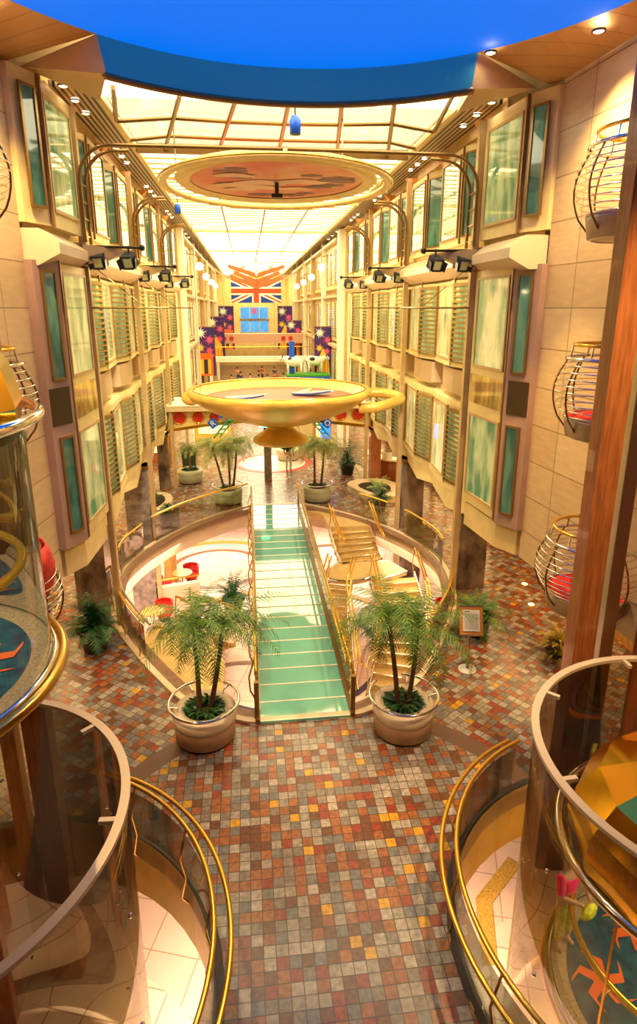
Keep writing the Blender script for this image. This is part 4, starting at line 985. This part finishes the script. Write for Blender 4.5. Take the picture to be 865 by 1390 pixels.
t = thing('square_pot', 'dark green square pot beside the far left palm', 'pot', (-4.1, 30.6, 0)); MB().lathe([(0, 0), (.42, 0), (.5, 1.1), (.54, 1.12), (.54, 1.2), (.44, 1.2), (.43, 1.05), (0, 1.05)], 0, 0, 4, PI/4, PI/4+2*PI).build('body', 'greypot', t)
# right planting bed + bar counter
t = thing('curved_bar_counter', 'curved cream bar counter with wooden front on the right promenade', 'counter', (6.5, 29.4, 0))
MB().lathe([(1.35, 0), (1.35, 1.0), (1.1, 1.0), (1.1, 0)], 0, 0, 24, PI*.75, PI*1.6).build('front', 'wood', t); MB().lathe([(1.6, 1.0), (1.6, 1.08), (.95, 1.08), (.95, 1.0), (1.6, 1.0)], 0, 0, 24, PI*.72, PI*1.62).build('counter_top', 'whitec', t)
for k, x in enumerate((-1.15, -.95, -.75)):
    o = MB().add([(0, 0, 0), (.18, 0, 0), (.18, .12, 0), (0, .12, 0), (0, .05, .3), (.18, .05, .3), (.18, .07, .3), (0, .07, .3)], [(0, 1, 2, 3), (4, 5, 1, 0), (7, 6, 2, 3)][:1]+[(0, 1, 5, 4), (3, 2, 6, 7), (4, 5, 6, 7), (0, 4, 7, 3), (1, 5, 6, 2)]).build('menu_card', 'white'); o.location = (6.35+x*.8, 28.15+(x+.95)**2, 1.085)
    tag(o, 'white folded menu card on the bar counter, %s of three' % ('left', 'middle', 'right')[k], 'menu card', 'folded menu cards')
t = thing('planting_bed', 'cream kerbed planting bed with green ferns on the right promenade', 'planting bed', (4.6, 25.9, 0))
bed = smoothpts([(-.9, .6, 0), (-.4, 1.3, 0), (.6, 1.2, 0), (1.0, .2, 0), (.6, -.9, 0), (-.2, -.9, 0)], 5, True)
MB().prism([(p.x*1.25, p.y*1.25) for p in bed], 0, .28).build('kerb', 'fascia', t); MB().prism([(p.x*.75, p.y*.75) for p in bed], .28, .3).build('soil', 'soil', t)
o = crown(20, .8, 1.4, 71, .18, 1.1, 12, .02).build('ferns', 'leaflt', t); o.location = (.1, -.1, .3)
t = thing('planting_bed', 'cream kerbed planting bed with ferns on the left walkway', 'planting bed', (-5.3, 25.2, 0))
MB().prism([(p.x*.9, p.y*1.1) for p in bed], 0, .22).build('kerb', 'fascia', t); MB().prism([(p.x*.6, p.y*.8) for p in bed], .22, .24).build('soil', 'soil', t)
o = crown(22, .8, 1.4, 72, .18, 1.1, 12, .02).build('ferns', 'leafdk', t); o.location = (0, 0, .24)

# ------------------------------------------------------------------ notice stand
t = thing('notice_stand', 'notice board on a steel pole with round white base, right of the palm planter', 'sign stand', (3.95, 12.0, 0), -.18)
MB().lathe([(0, 0), (.21, 0), (.21, .02), (.05, .04), (.04, .06)], 0, 0, 32).build('base', 'white', t, True); MB().tube([(0, 0, .04), (0, 0, 1.05)], .028, 12).build('pole', 'steel', t, True)
f = MB().box(0, 0, 0, .52, .04, .62).build('board_frame', 'board', t); f.location = (0, -.03, 1.3); f.rotation_euler = (-.45, 0, 0)
MB().box(0, -.026, -.0, .38, .012, .48).build('paper', 'paper', f); MB().box(0, -.0, -.325, .54, .07, .035).build('ledge', 'chrome', f); MB().box(0, -.0, .325, .54, .05, .03).build('top_strip', 'chrome', f)
mb = MB(); mb.box(-.1, -.034, .2, .12, .004, .018)
for i in range(13): mb.box(0, -.034, .15-.028*i, .32, .003, .005)
mb.build('printed_lines', 'ink', f)
# ------------------------------------------------------------------ floor uplights
for k, (x, y) in enumerate(((7.3, 16.2), (6.9, 14.9))):
    t = thing('floor_uplight', 'glowing round uplight in the right walkway floor, %s one' % ('farther', 'nearer')[k], 'floor light', (x, y, 0), group='floor uplights')
    MB().lathe([(0, .02), (.09, .02), (.12, .0)], 0, 0, 20).build('lens', 'lampy', t); MB().lathe([(.09, .021), (.13, .015), (.14, 0)], 0, 0, 20).build('bezel', 'brass', t)

# ------------------------------------------------------------------ basket balconies
def pod(s, z, label, drape=False):
    t = thing('basket_balcony', label, 'balcony', (s*5.05, 9.45, z), group='round basket balconies'); R0 = .72
    MB().lathe([(0, -.32), (.5, -.32), (.66, -.3), (.7, -.05), (.72, 0), (.68, .02)], 0, 0, 40).build('shell', 'podshell', t, True)
    MB().lathe([(0, .025), (.66, .025), (.68, .0)], 0, 0, 40).build('floor_pad', 'red', t)
    MB().tube(arc(0, 0, .7, 0, 2*PI*39/40, 39, .03), .02, 8, True).build('edge_ring', 'planterlt', t, True)
    MB().tube(arc(0, 0, .6, 0, 2*PI*39/40, 39, -.31), .02, 8, True).build('base_ring', 'whitec', t, True)
    rad = lambda u: .72+.2*math.sin(PI*min(1, max(0, u*1.0)))**.8 if u < .5 else .72+.2*math.sin(PI*u)
    for k in range(9):
        u = k/9; MB().tube(arc(0, 0, rad(u), 0, 2*PI*39/40, 39, .05+.95*u), .011, 6, True).build('cage_ring', 'chrome', t, True)
    MB().tube(arc(0, 0, .76, 0, 2*PI*39/40, 39, 1.0), .03, 8, True).build('top_ring', 'chrome', t, True)
    for k in range(8):
        a = 2*PI*k/8+.2; MB().tube([(rad(u)*cos(a), rad(u)*sin(a), -.2+.05+1.15*u) if u else ((.66)*cos(a), .66*sin(a), -.2) for u in [i/8 for i in range(9)]], .016, 6).build('cage_upright', 'bronze', t, True)
    a0 = 0 if s > 0 else 0
    MB().tube(arc(0, 0, .66, PI*.45, PI*1.55, 20, 1.22) if s > 0 else arc(0, 0, .66, -PI*.55, PI*.55, 20, 1.22), .03, 10).build('gold_rail', 'gold', t, True)
    for k in range(4):
        a = (PI*.55+PI*.9*k/3) if s > 0 else (-PI*.45+PI*.9*k/3); MB().tube([(.7*cos(a), .7*sin(a), 1.0), (.66*cos(a), .66*sin(a), 1.22)], .014, 6).build('rail_stem', 'chrome', t)
    MB().box(s*.55, 0, -.2, .7, .5, .16).build('wall_bracket', 'podshell', t)
    return t
names = ['lowest', 'middle', 'top']
for k, z in enumerate((3.22, 6.4, 9.55)):
    pod(1, z, '%s of the three red-floored round basket balconies on the right stone wall' % names[k])
    if k != 1 or True: pod(-1, z, '%s of the round basket balconies on the left stone wall' % names[k])
    for s in (1, -1):
        o = struct(MB().box(s*5.62, 8.9, z+1.15, .12, .95, 2.3).build('door_%d' % (k*2+(1 if s > 0 else 2)), 'wood'))
# red cloth over the left lowest balcony
mb = MB(); vs = []; n1 = 18
for i in range(n1+1):
    a = -.9+2.2*i/n1
    for j in range(6):
        z = 1.28-.16*j+.03*math.sin(7*a+j); r_ = .74+.1*math.sin(PI*j/5)+.025*math.sin(11*a+j*2)
        vs.append((r_*cos(a), r_*sin(a), z))
o = recal(mb.add(vs, [(i*6+j, i*6+6+j, i*6+7+j, i*6+1+j) for i in range(n1) for j in range(5)]).build('red_drape', 'redfab', smooth=True)); o.location = (-5.05, 9.45, 3.22); o.modifiers.new('t', 'SOLIDIFY').thickness = .02
tag(o, 'red cloth draped over the rail of the left lowest basket balcony', 'cloth')

# ------------------------------------------------------------------ lifts
def ring(cx, cy, r, z, tr, n_=64): return MB().tube(arc(cx, cy, r, 0, 2*PI*(n_-1)/n_, n_-1, z), tr, 10, True)
def lift(s, z0, label, R0=1.62):
    t = thing('glass_lift', label, 'lift cab', (s*LX, LY, z0), group='round glass lift cabs')
    MB().lathe([(0, .0), (R0*.85, .0), (R0*.85, .001)], 0, 0, 64).build('patterned_carpet', 'carpet', t)
    MB().lathe([(R0*.84, .006), (R0*.97, .006), (R0*.97, -.05), (0, -.05)], 0, 0, 64).build('floor_border', 'stonec', t)
    rnd = random.Random(4); cm = MB()
    for k in range(5):
        a = rnd.uniform(0, 2*PI); cx_, cy_ = .9*cos(2*PI*k/5+.3), .9*sin(2*PI*k/5+.3)
        for q in range(5):
            b = a+q*1.26; p = [(cx_, cy_, .012), (cx_+.3*cos(b), cy_+.3*sin(b), .012), (cx_+.42*cos(b+.5), cy_+.42*sin(b+.5), .012)]
            vs = []
            for i, w in enumerate((.07, .06, .04)):
                vs += [(p[i][0]-w*sin(b), p[i][1]+w*cos(b), .008+.0006*q), (p[i][0]+w*sin(b), p[i][1]-w*cos(b), .008+.0006*q)]
            cm.add(vs, [(0, 1, 3, 2), (2, 3, 5, 4)])
    cm.build('coral_motif', 'coral', t)
    cm = MB()
    for k in range(7):
        a = 2*PI*k/7+.5; r_ = rnd.choice((.3, .95)); cm.add([(r_*cos(a)+.1*cos(q), r_*sin(a)+.1*sin(q), .014+.0003*k) for q in [2*PI*i/14 for i in range(14)]], [tuple(range(14))])
    cm.build('olive_motif', 'olive', t)
    ring(0, 0, R0+.04, -.02, .065).build('floor_rim', 'brass', t, True); ring(0, 0, R0-.03, .02, .03).build('inner_rim', 'chrome', t, True)
    MB().lathe([(R0*.97, 0), (R0*.97, 2.4)], 0, 0, 64).build('curved_glass', 'g_green', t, True)
    for k in range(6):
        a = 2*PI*k/6+.35; MB().box(R0*.96*cos(a), R0*.96*sin(a), 1.15, .03, .03, 2.3, a).build('glass_mullion', 'brass', t)
    ring(0, 0, R0-.22, 1.05, .045).build('handrail', 'gold', t, True)
    for k in range(6): a = 2*PI*k/6+.35; MB().tube([((R0-.22)*cos(a), (R0-.22)*sin(a), 1.05), (R0*.95*cos(a), R0*.95*sin(a), 1.05)], .015, 6).build('rail_bracket', 'brass', t)
    MB().lathe([(R0+.02, -.08), (R0*.9, -.35), (R0*.55, -.85), (.35, -1.15), (0, -1.2)], 0, 0, 12).build('underside_bowl', 'goldm', t)
    ring(0, 0, R0+.1, 2.5, .055).build('bumper_ring', 'chrome', t, True)
    MB().lathe([(R0*.98, 2.4), (R0*1.0, 2.6), (R0*.95, 2.95), (R0*.8, 3.35), (R0*.52, 3.6), (.55, 3.64)], 0, 0, 12).build('faceted_dome', 'goldm', t)
    MB().lathe([(R0*.96, 2.31), (.1, 2.31)], 0, 0, 40).build('cab_ceiling', 'creamdk', t)
    MB().lathe([(.6, 3.52), (.64, 3.65), (.55, 3.76), (.5, 3.76), (.42, 3.68), (0, 3.66)], 0, 0, 40).build('roof_cap', 'bronze', t, True)
    MB().box(s*.0+.0, .0, 3.74, .22, .3, .14).build('roof_motor', 'steel', t)
    MB().tube(arc(0, 0, R0-.3, PI*.2, PI*.8, 12, 2.75), .04, 8).build('roof_hoop', 'chrome', t, True)
    return t
lift(-1, 4.75, 'round glass lift with gold dome and blue patterned floor at the left edge')
lift(1, -.95, 'gold-domed glass lift standing in the opening at the lower right')
for s in (1, -1):
    t = thing('lift_shaft_screen', 'tall curved glass screen with flat top rim around the %s lift' % SIDE[s], 'glass screen', (s*LX, LY, LZ), group='curved glass shaft screens')
    R1 = 2.15; H1 = 2.95-LZ
    a0, a1 = (PI*.40, PI*1.45) if s > 0 else (PI*.60, -PI*.45)
    MB().lathe([(R1, .1), (R1, H1)], 0, 0, 48, min(a0, a1), max(a0, a1)).build('curved_glass', 'g_amber', t, True)
    MB().lathe([(R1-.05, H1), (R1+.05, H1), (R1+.05, H1+.05), (R1-.05, H1+.05), (R1-.05, H1)], 0, 0, 64, min(a0, a1), max(a0, a1)).build('top_rim', 'rimgl', t)
    for k in range(4):
        a = a0+(a1-a0)*(k+.35)/4; MB().box((R1-.1)*cos(a), (R1-.1)*sin(a), H1+.02, .24, .06, .05, a).build('rim_tab', 'rimgl', t)
        for z in (1.2, 2.9, 4.6): 
            MB().ball((R1*cos(a), R1*sin(a), z), .03).build('glass_clamp', 'chrome', t)
    # guide posts
    for q, (x, y, w, d, m, lab) in enumerate(((4.3, 8.25, .36, .3, 'wood', 'wide red-brown wooden'), (4.75, 8.3, .22, .2, 'woodlt' if s < 0 else 'steel', 'narrow tan' if s < 0 else 'narrow steel'), (5.2, 7.7, .4, .4, 'wood', 'rear red-brown'))):
        o = MB().box(0, 0, (12.35-LZ)/2, w, d, 12.35-LZ).build('lift_guide_post', m); o.location = (s*x, y, LZ)
        tag(o, '%s post beside the %s lift shaft' % (lab, SIDE[s]), 'post')
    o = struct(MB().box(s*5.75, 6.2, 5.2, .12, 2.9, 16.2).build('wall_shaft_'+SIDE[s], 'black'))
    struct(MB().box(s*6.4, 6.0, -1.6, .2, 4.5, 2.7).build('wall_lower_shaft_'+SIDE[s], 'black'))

# ------------------------------------------------------------------ people
def person(label, x, y, z0, rz, top, leg, h=1.7, arms='down', group=None, hair='hair', bag=None):
    t = thing('person', label, 'person', (x, y, z0), rz, group=group); k = h/1.7
    def skin(V, E, R_, name, m, par):
        me = bpy.data.meshes.new(name); me.from_pydata([(a*k, b*k, c*k) for a, b, c in V], E, []); o = bpy.data.objects.new(name, me); C.objects.link(o); o.parent = par
        sk_ = o.modifiers.new('skin', 'SKIN'); sk_.use_smooth_shade = True
        for i, r in enumerate(R_): me.skin_vertices[0].data[i].radius = (r*k, r*k*.8)
        me.skin_vertices[0].data[0].use_root = True
        o.modifiers.new('sub', 'SUBSURF').levels = 1; me.materials.append(M[m]); o.modifiers['sub'].render_levels = 2; return o
    if arms == 'down': A = [(-.2, 0, 1.38), (-.25, 0, 1.12), (-.24, -.1, .88), (.2, 0, 1.38), (.25, 0, 1.12), (.24, -.1, .88)]
    else: A = [(-.2, 0, 1.38), (-.26, -.08, 1.13), (-.08, -.3, 1.1), (.2, 0, 1.38), (.26, -.08, 1.13), (.08, -.3, 1.12)]
    hands = [(A[2][0], A[2][1]-.03, A[2][2]-.09 if arms == 'down' else A[2][2]), (A[5][0], A[5][1]-.03, A[5][2]-.09 if arms == 'down' else A[5][2])]
    V = [(0, 0, .95), (0, 0, 1.15), (0, 0, 1.36), (0, 0, 1.47), (0, -.02, 1.6), (0, -.02, 1.68)]+A+hands+[(-.1, 0, .9), (-.11, -.02, .5), (-.11, 0, .08), (-.12, -.14, .03), (.1, 0, .9), (.11, -.02, .5), (.11, 0, .08), (.12, -.14, .03)]
    E = [(0, 1), (1, 2), (2, 3), (3, 4), (4, 5), (2, 6), (6, 7), (7, 8), (8, 12), (2, 9), (9, 10), (10, 11), (11, 13), (0, 14), (14, 15), (15, 16), (16, 17), (0, 18), (18, 19), (19, 20), (20, 21)]
    R_ = [.13, .12, .14, .055, .1, .07, .055, .045, .035, .055, .045, .035, .035, .035, .085, .06, .045, .04, .085, .06, .045, .04]
    skin(V, E, R_, 'body', 'skin', t)
    skin([(0, 0, 1.02), (0, 0, 1.2), (0, 0, 1.37), (-.19, 0, 1.38), tuple(A[1]), (.19, 0, 1.38), tuple(A[4])], [(0, 1), (1, 2), (2, 3), (3, 4), (2, 5), (5, 6)], [.165, .145, .155, .075, .062, .075, .062], 'top', top, t)
    skin([(0, 0, 1.0), (0, 0, .92), (-.1, 0, .88), (-.11, -.02, .5), (-.11, 0, .14), (.1, 0, .88), (.11, -.02, .5), (.11, 0, .14)], [(0, 1), (1, 2), (2, 3), (3, 4), (1, 5), (5, 6), (6, 7)], [.15, .15, .1, .075, .06, .1, .075, .06], 'trousers', leg, t)
    MB().ball((0, .01*k, 1.66*k), .115*k, 14, 9, (.95, 1.1, 1)).build('hair', hair, t, True)
    f = MB()
    for sx in (-.035, .035): f.ball((sx*k, -.115*k, 1.615*k), .013*k, 8, 6)
    f.ball((0, -.125*k, 1.59*k), .016*k, 8, 6)
    f.build('face_features', 'ink', t)
    if bag: MB().ball((0, -.36*k, 1.0*k), .13*k, 14, 9, (1.25, .55, 1)).build('bag', bag, t, True)
    return t
person('person in a magenta top with yellow trousers holding a bag behind the right lift glass', 3.42, 6.35, -.93, .4, 'magenta', 'yellowc', 1.66, 'front', bag='yellowc')
person('person in black top and pale trousers standing past the glass bridge', .95, 30.2, 0, 2.6, 'c6', 'c3', 1.75)
crowd = [(-3.0, 49, 'c3', 'c4'), (-2.5, 51, 'c1', 'c6'), (-1.9, 48, 'c5', 'c3'), (-1.2, 52, 'c2', 'c6'), (-.5, 50, 'c1', 'c4'), (.3, 53, 'c3', 'c6'), (1.0, 49, 'c4', 'c3'), (1.5, 52, 'c2', 'c4'),
         (-2.7, 62, 'c1', 'c6'), (-1.8, 65, 'c4', 'c3'), (-.8, 63, 'c2', 'c6'), (.1, 66, 'c6', 'c4'), (.9, 62, 'c3', 'c4'), (1.8, 64, 'c1', 'c3'), (2.6, 63, 'c5', 'c6'), (-2.2, 70, 'c2', 'c4'), (.6, 71, 'c1', 'c6'), (2.0, 70, 'c4', 'c6')]
cn = dict(c1='red', c2='pink', c3='white', c4='navy', c5='green', c6='black')
protos = {}
rows_ = {}
for i, (x, y, a, b) in enumerate(crowd):
    band = 'behind the bowl' if y < 55 else ('under the pink beam' if y < 68 else 'at the far end of the hall')
    kk = (a, b, band); rows_[kk] = rows_.get(kk, 0)+1
    lab = 'person in %s top and %s trousers walking %s' % (cn[a], cn[b], band)
    if rows_[kk] > 1: lab += ', the one farther right'
    if (a, b) in protos: dup(protos[(a, b)], (x, y, 0), random.uniform(0, 6), lab)
    else: protos[(a, b)] = person(lab, x, y, 0, random.uniform(0, 6), a, b, group='people on the promenade')

# ------------------------------------------------------------------ cow display on the right
t = thing('cow_display', 'platform with green grass and blue lettered band on the right beyond the bowl', 'shop display', (2.9, 40.2, 3.55))
MB().box(0, 0, -1.6, 2.8, 2.0, 3.9).build('platform', 'cream', t); MB().box(0, -1.02, .12, 2.8, .06, .5).build('sign_band', 'blue', t); MB().box(0, 0, .4, 2.8, 2.0, .14).build('grass', 'grass', t)
text('sign_lettering', "Ben & Jerry's", .42, 'white', (0, -1.06, .12), (PI/2, 0, 0), t)
MB().box(-1.0, .1, 1.5, .35, .2, 2.1).build('lettered_post', 'blue', t)
def cow(label, x, y, rz):
    t = thing('cow_statue', label, 'cow statue', (x, y, 4.02), rz, group='cow statues')
    P = [(-.6, 0, .78), (-.3, 0, .8), (.1, 0, .78), (.45, 0, .82), (.65, 0, .95), (.85, 0, 1.0), (1.02, 0, .88)]
    MB().tube(P, [.2, .3, .32, .26, .17, .16, .1], 14).build('body', 'cow', t, True)
    for sx, sy in ((-.5, .15), (-.5, -.15), (.4, .15), (.4, -.15)): MB().tube([(sx, sy, .7), (sx+.02, sy, .35), (sx, sy, 0)], [.1, .06, .05], 8).build('leg', 'cow', t, True)
    MB().ball((-.25, -.12, .9), .2, 12, 8, (1.3, 1, .8)).ball((.25, .1, .95), .17, 12, 8, (1.2, 1, .8)).ball((.82, 0, 1.06), .12).build('black_patches', 'cowb', t, True)
    for sy in (-1, 1): MB().ball((.78, sy*.18, 1.08), .07, 8, 6, (.5, 1.2, .6)).build('ear', 'cowb', t, True)
    MB().tube([(-.75, 0, .9), (-.85, 0, .6), (-.83, 0, .35)], .025, 6).build('tail', 'cowb', t, True)
    return t
cow('black and white cow statue standing left on the green display', 2.05, 40.0, 2.8); cow('black and white cow statue in the middle of the green display', 3.45, 40.6, .3)
# ------------------------------------------------------------------ promenade shops
def shop(s, y0, y1, m, lab, glow=True):
    t = thing('shop_front', lab, 'shop front', (s*7.9, y0, 0)); L_ = y1-y0
    MB().box(0, L_/2, 1.3, .5, L_-.1, 2.6).build('shop_wall', m, t)
    n_ = max(2, int(L_/1.6))
    for k in range(n_):
        y = (k+.5)*L_/n_; f = MB().box(-s*.27, y, 1.25, .06, L_/n_-.25, 2.0).build('shop_window_frame', 'bronze', t)
        MB().box(-s*.31, y, 1.25, .03, L_/n_-.4, 1.84).build('shop_window_pane', 'shopl' if glow else 'paned', f)
    MB().box(-s*.4, L_/2, 2.42, .4, L_-.1, .3).build('canopy', 'woodlt', t)
shop(1, 19.5, 26.5, 'wood', 'brown wood shop front behind the right pillars'); shop(-1, 19.5, 26.5, 'wood', 'brown wood shop front behind the left pillars')
shop(1, 27, 35, 'wood', 'wooden bar front behind the curved counter on the right'); shop(-1, 27, 35, 'woodlt', 'honey wood shop front on the left by the arch')
for k in range(3):
    y = 37+12*k
    for s in (1, -1): shop(s, y, y+11, ('shopy', 'wood', 'shopy')[k], '%s shop front past the arch on the %s promenade' % (('yellow', 'brown', 'farther yellow')[k], SIDE[s]))
# kiosks and café items seen under the arch
for k, (x, y, w, m, lab) in enumerate(((-3.3, 38.5, 2.2, 'shopy', 'yellow kiosk under the left side of the arch'), (3.4, 36.5, 1.0, 'wood', 'brown wooden column casing right under the arch'), (-5.9, 33.5, 1.2, 'wood', 'brown wooden casing at the left shop'))):
    t = thing('kiosk', lab, 'kiosk', (x, y, 0)); MB().box(0, 0, 1.2, w, 1.2, 2.4).build('body', m, t); MB().box(0, -.62, 1.3, w*.8, .04, 1.4).build('display_window', 'shopl', t); MB().box(0, 0, 2.45, w+.2, 1.4, .12).build('roof', 'woodlt', t)
t = thing('lit_sign', 'small bright blue lit sign hanging by the right shrub', 'sign', (2.95, 31, 1.9)); MB().box(0, 0, .4, .5, .08, 1.5).build('panel', 'blueg', t); MB().tube([(0, 0, 1.1), (0, 0, 1.6)], .02, 6).build('hanger', 'bronze', t)
t = thing('exit_light', 'small green glowing sign under the arch left of the bowl foot', 'sign', (-.35, 28.15, 2.85)); MB().box(0, 0, 0, .4, .06, .14).build('panel', 'greeng', t); MB().box(0, .05, .08, .44, .04, .06).build('mount', 'darkm', t)
t = thing('wall_screen', 'blue lit screen on the wall behind the right bar', 'screen', (7.4, 33.0, 1.7)); MB().box(0, 0, 0, .08, 1.2, .7).build('frame', 'black', t); MB().box(-.05, 0, 0, .02, 1.1, .6).build('screen', 'blueg', t)
struct(MB().lathe([(0, .01), (1.8, .01), (1.8, 0)], .2, 32.3, 40).build('trim_promenade_disc', 'pinkst')); struct(MB().lathe([(1.9, .012), (2.1, .012), (2.1, 0)], .2, 32.3, 40).build('trim_promenade_ring', 'redp'))
# blue umbrellas / patterned rug on lower deck right
t = thing('round_rug', 'round red and gold patterned rug on the lower deck at the right', 'rug', (4.9, 17.5, LZ)); MB().lathe([(0, .03), (1.7, .03), (1.75, 0)], 0, 0, 40).build('pile', 'rug', t); MB().lathe([(1.45, .035), (1.6, .035)], 0, 0, 40).build('border', 'bannery', t)
for k, (x, y) in enumerate(((5.4, 16.6), (5.7, 18.9), (4.75, 20.4), (-4.6, 20.0), (-3.9, 23.2))):
    t = thing('cafe_table', 'small round café table on the lower deck, %s' % ('nearest below the right rim', 'middle one below the right rim', 'farthest below the right rim', 'below the left rim by the pillar', 'far one under the left rim')[k], 'table', (x, y, LZ), group='lower deck tables')
    MB().lathe([(0, .72), (.4, .72), (.4, .75), (0, .76)], 0, 0, 28).build('tabletop', 'blueg' if k == 0 else 'woodlt', t); MB().tube([(0, 0, 0), (0, 0, .72)], .04, 8).build('stem', 'chrome', t); MB().lathe([(0, 0), (.25, 0), (.25, .03), (0, .05)], 0, 0, 20).build('base', 'chrome', t)
    for q in range(2):
        a = 1.2+q*2.6
        c = thing('tub_chair', 'burgundy tub chair at that table, %s one' % ('first', 'second')[q], 'chair', (x+.75*cos(a), y+.75*sin(a), LZ), a, 'burgundy tub chairs')
        c['label'] = 'burgundy tub chair at the café table %s, %s' % (('nearest below the right rim', 'middle below the right rim', 'farthest below the right rim', 'by the left pillar', 'far under the left rim')[k], ('far side', 'near side')[q])
        MB().lathe([(0, .2), (.27, .2), (.29, .42), (0, .45)], 0, 0, 20).build('seat', 'redfab', c, True); MB().lathe([(.27, .3), (.33, .3), (.34, .75), (.28, .75)], 0, 0, 20, -1.7, 1.7).build('backrest', 'redfab', c, True); MB().lathe([(.2, 0), (.2, .2)], 0, 0, 16).build('base', 'darkm', c)
t = thing('low_glass_planter', 'low cream wall with gold rail on the lower deck by the left pillar', 'low wall', (-3.9, 21.8, LZ)); MB().box(0, 0, .45, 1.6, .25, .9, .25).build('wall', 'fascia', t); MB().tube([(-.8, -.2, 1.15), (.8, .2, 1.15)], .03, 8).build('rail', 'gold', t)
for x in (-.7, .7): MB().tube([(x, x*.25, .9), (x, x*.25, 1.15)], .02, 6).build('rail_post', 'gold', t)

# ------------------------------------------------------------------ lights
def area(name, loc, rot, sx, sy, power, col):
    l = bpy.data.lights.new(name, 'AREA'); l.shape = 'RECTANGLE'; l.size = sx; l.size_y = sy; l.energy = power; l.color = col
    o = bpy.data.objects.new(name, l); C.objects.link(o); o.location = loc; o.rotation_euler = rot; return o
def spot(name, loc, tgt, power, col, ang=60, blend=.6, r=.1):
    l = bpy.data.lights.new(name, 'SPOT'); l.energy = power; l.color = col; l.spot_size = math.radians(ang); l.spot_blend = blend; l.shadow_soft_size = r
    o = bpy.data.objects.new(name, l); C.objects.link(o); o.location = loc; o.rotation_euler = (Vector(tgt)-Vector(loc)).to_track_quat('-Z', 'Y').to_euler(); return o
W1 = (1, .80, .38); W2 = (1, .64, .24)
for x, y in ((4.75, 10.6), (-4.6, 10.9)): spot('near_hall_fill', (x, y, 12.38), (x*.6, y-.5, 0), 1300, (1, .68, .28), 120, 1, .1)  # spots added to brighten the near hall; their soffit fixtures are added too
for s in (1, -1):
    for y in (17, 23, 30, 38, 50, 62): area('walkway_light', (s*6.4, y, 2.55), (0, 0, 0), 1.5, 3.5, 45, W2)
    area('near_walk_light', (s*7, 13.5, 2.5), (0, 0, 0), 1.5, 3, 40, W2)
    area('lower_fill', (s*5.5, 20, -.5), (0, 0, 0), 3.5, 8, 300 if s < 0 else 140, (1, .74, .55))  # unseen fill added under the floor slab to brighten the lower deck
    area('lower_lift_fill', (s*1.05, LY, -.5), (0, -s*.75, 0), .8, 5, 330, (1, .82, .6))  # fill hidden under the slab, added to brighten the lift opening floor
    for y in (18, 24.5, 31): area('facade_fill', (s*3.6, y, 9.2), (0, -s*1.9, 0), .3, 5, 22, (1, .72, .35))  # floating strips added to brighten the top windows, no cove here
area('lower_mid_fill', (0, 17.5, -.6), (0, 0, 0), 1.4, 8, 110, (1, .8, .6))  # unseen fill added beneath the bridge for the lower deck
for y in (33, 45, 58): area('promenade_light', (0, y, 3.2) if y < 40 else (0, y, 3.9), (0, 0, 0), 4, 6, 160, (1, .85, .6))
for s in (1, -1):
    for y in (14.8, 21.3, 27.8):
        spot('stage_spot', (s*3.35, y, 8.95), (-s*4.7, y+3.5, 5.5), 700, (1, .82, .40), 75, .8, .1)
        spot('stage_spot', (s*3.9, y, 8.95), (s*4.6, y+7, 5.5), 250, (1, .82, .40), 60, .8, .1)
for s in (1, -1):
    spot('stage_spot', (s*3.4, 14.8, 8.95), (s*2.8, 23.2, -.3), 1100, (1, .86, .62), 62, .9, .1)
    spot('stage_spot', (s*3.4, 14.8, 8.95), (-s*4.6, 19.5, -.3), 500, (1, .86, .62), 50, .9, .1)
    area('lower_far_fill', (s*2.8, 26.6, -.55), (0, 0, 0), 4, 3, 200, (1, .76, .58))  # unseen fill added to lift the dark lower floor past the far rim
    for y in (5.2, 7.2): dup(dl, (s*5.35, y, 12.45), 0, 'added round downlight in the %s plank soffit %s, above the lift' % (SIDE[s], 'closer to the camera' if y < 6 else 'farther along'))  # fixtures added to go with the fill spot over each lift
    spot('lift_post_fill', (s*5.3, 5.2, 12.3), (s*4.3, 8.4, 3), 2200, (1, .70, .34), 60, .9, .1)  # spot added to brighten the wooden posts beside the lift
spot('floor_spot', (3.2, 10, 12.2), (5.6, 12.6, 0), 1500, (1, .62, .18), 34)
spot('floor_spot', (0, 10.5, 12.3), (.2, 9.5, 0), 700, (1, .66, .30), 28)
spot('floor_spot', (-3, 10, 12.0), (-4.2, 12.4, 0), 700, (1, .70, .42), 34)
for s, z in ((-1, 4.75), (1, -.95)):
    area('lift_cab_fill', (s*LX, LY, z+2.25), (0, 0, 0), 1.2, 1.2, 32, (1, .85, .6))  # lamp added under each cab ceiling to brighten the dark interior
w = bpy.data.worlds.new('world'); bpy.context.scene.world = w; w.use_nodes = True
w.node_tree.nodes['Background'].inputs[0].default_value = (.9, .6, .35, 1); w.node_tree.nodes['Background'].inputs[1].default_value = .05

# ------------------------------------------------------------------ camera
cam = bpy.data.cameras.new('camera'); co = bpy.data.objects.new('camera', cam); C.objects.link(co)
F_, CX, CY = 820., 432.5, 650.
pitch = math.atan((CY-418)/F_); yaw = math.atan((CX-335)*math.cos(pitch)/F_)
co.location = (-.95, 0, 8.2); co.rotation_euler = (PI/2-pitch, 0, -yaw)
cam.sensor_fit = 'VERTICAL'; cam.sensor_height = 36; cam.lens = F_/1390*36; cam.shift_y = -(695-CY)/1390
cam.clip_start = .05; cam.clip_end = 300
sc = bpy.context.scene; sc.camera = co
sc.view_settings.view_transform = 'Standard'; sc.view_settings.look = 'None'; sc.view_settings.gamma = 1; sc.view_settings.use_curve_mapping = False
sc.view_settings.exposure = 1.05
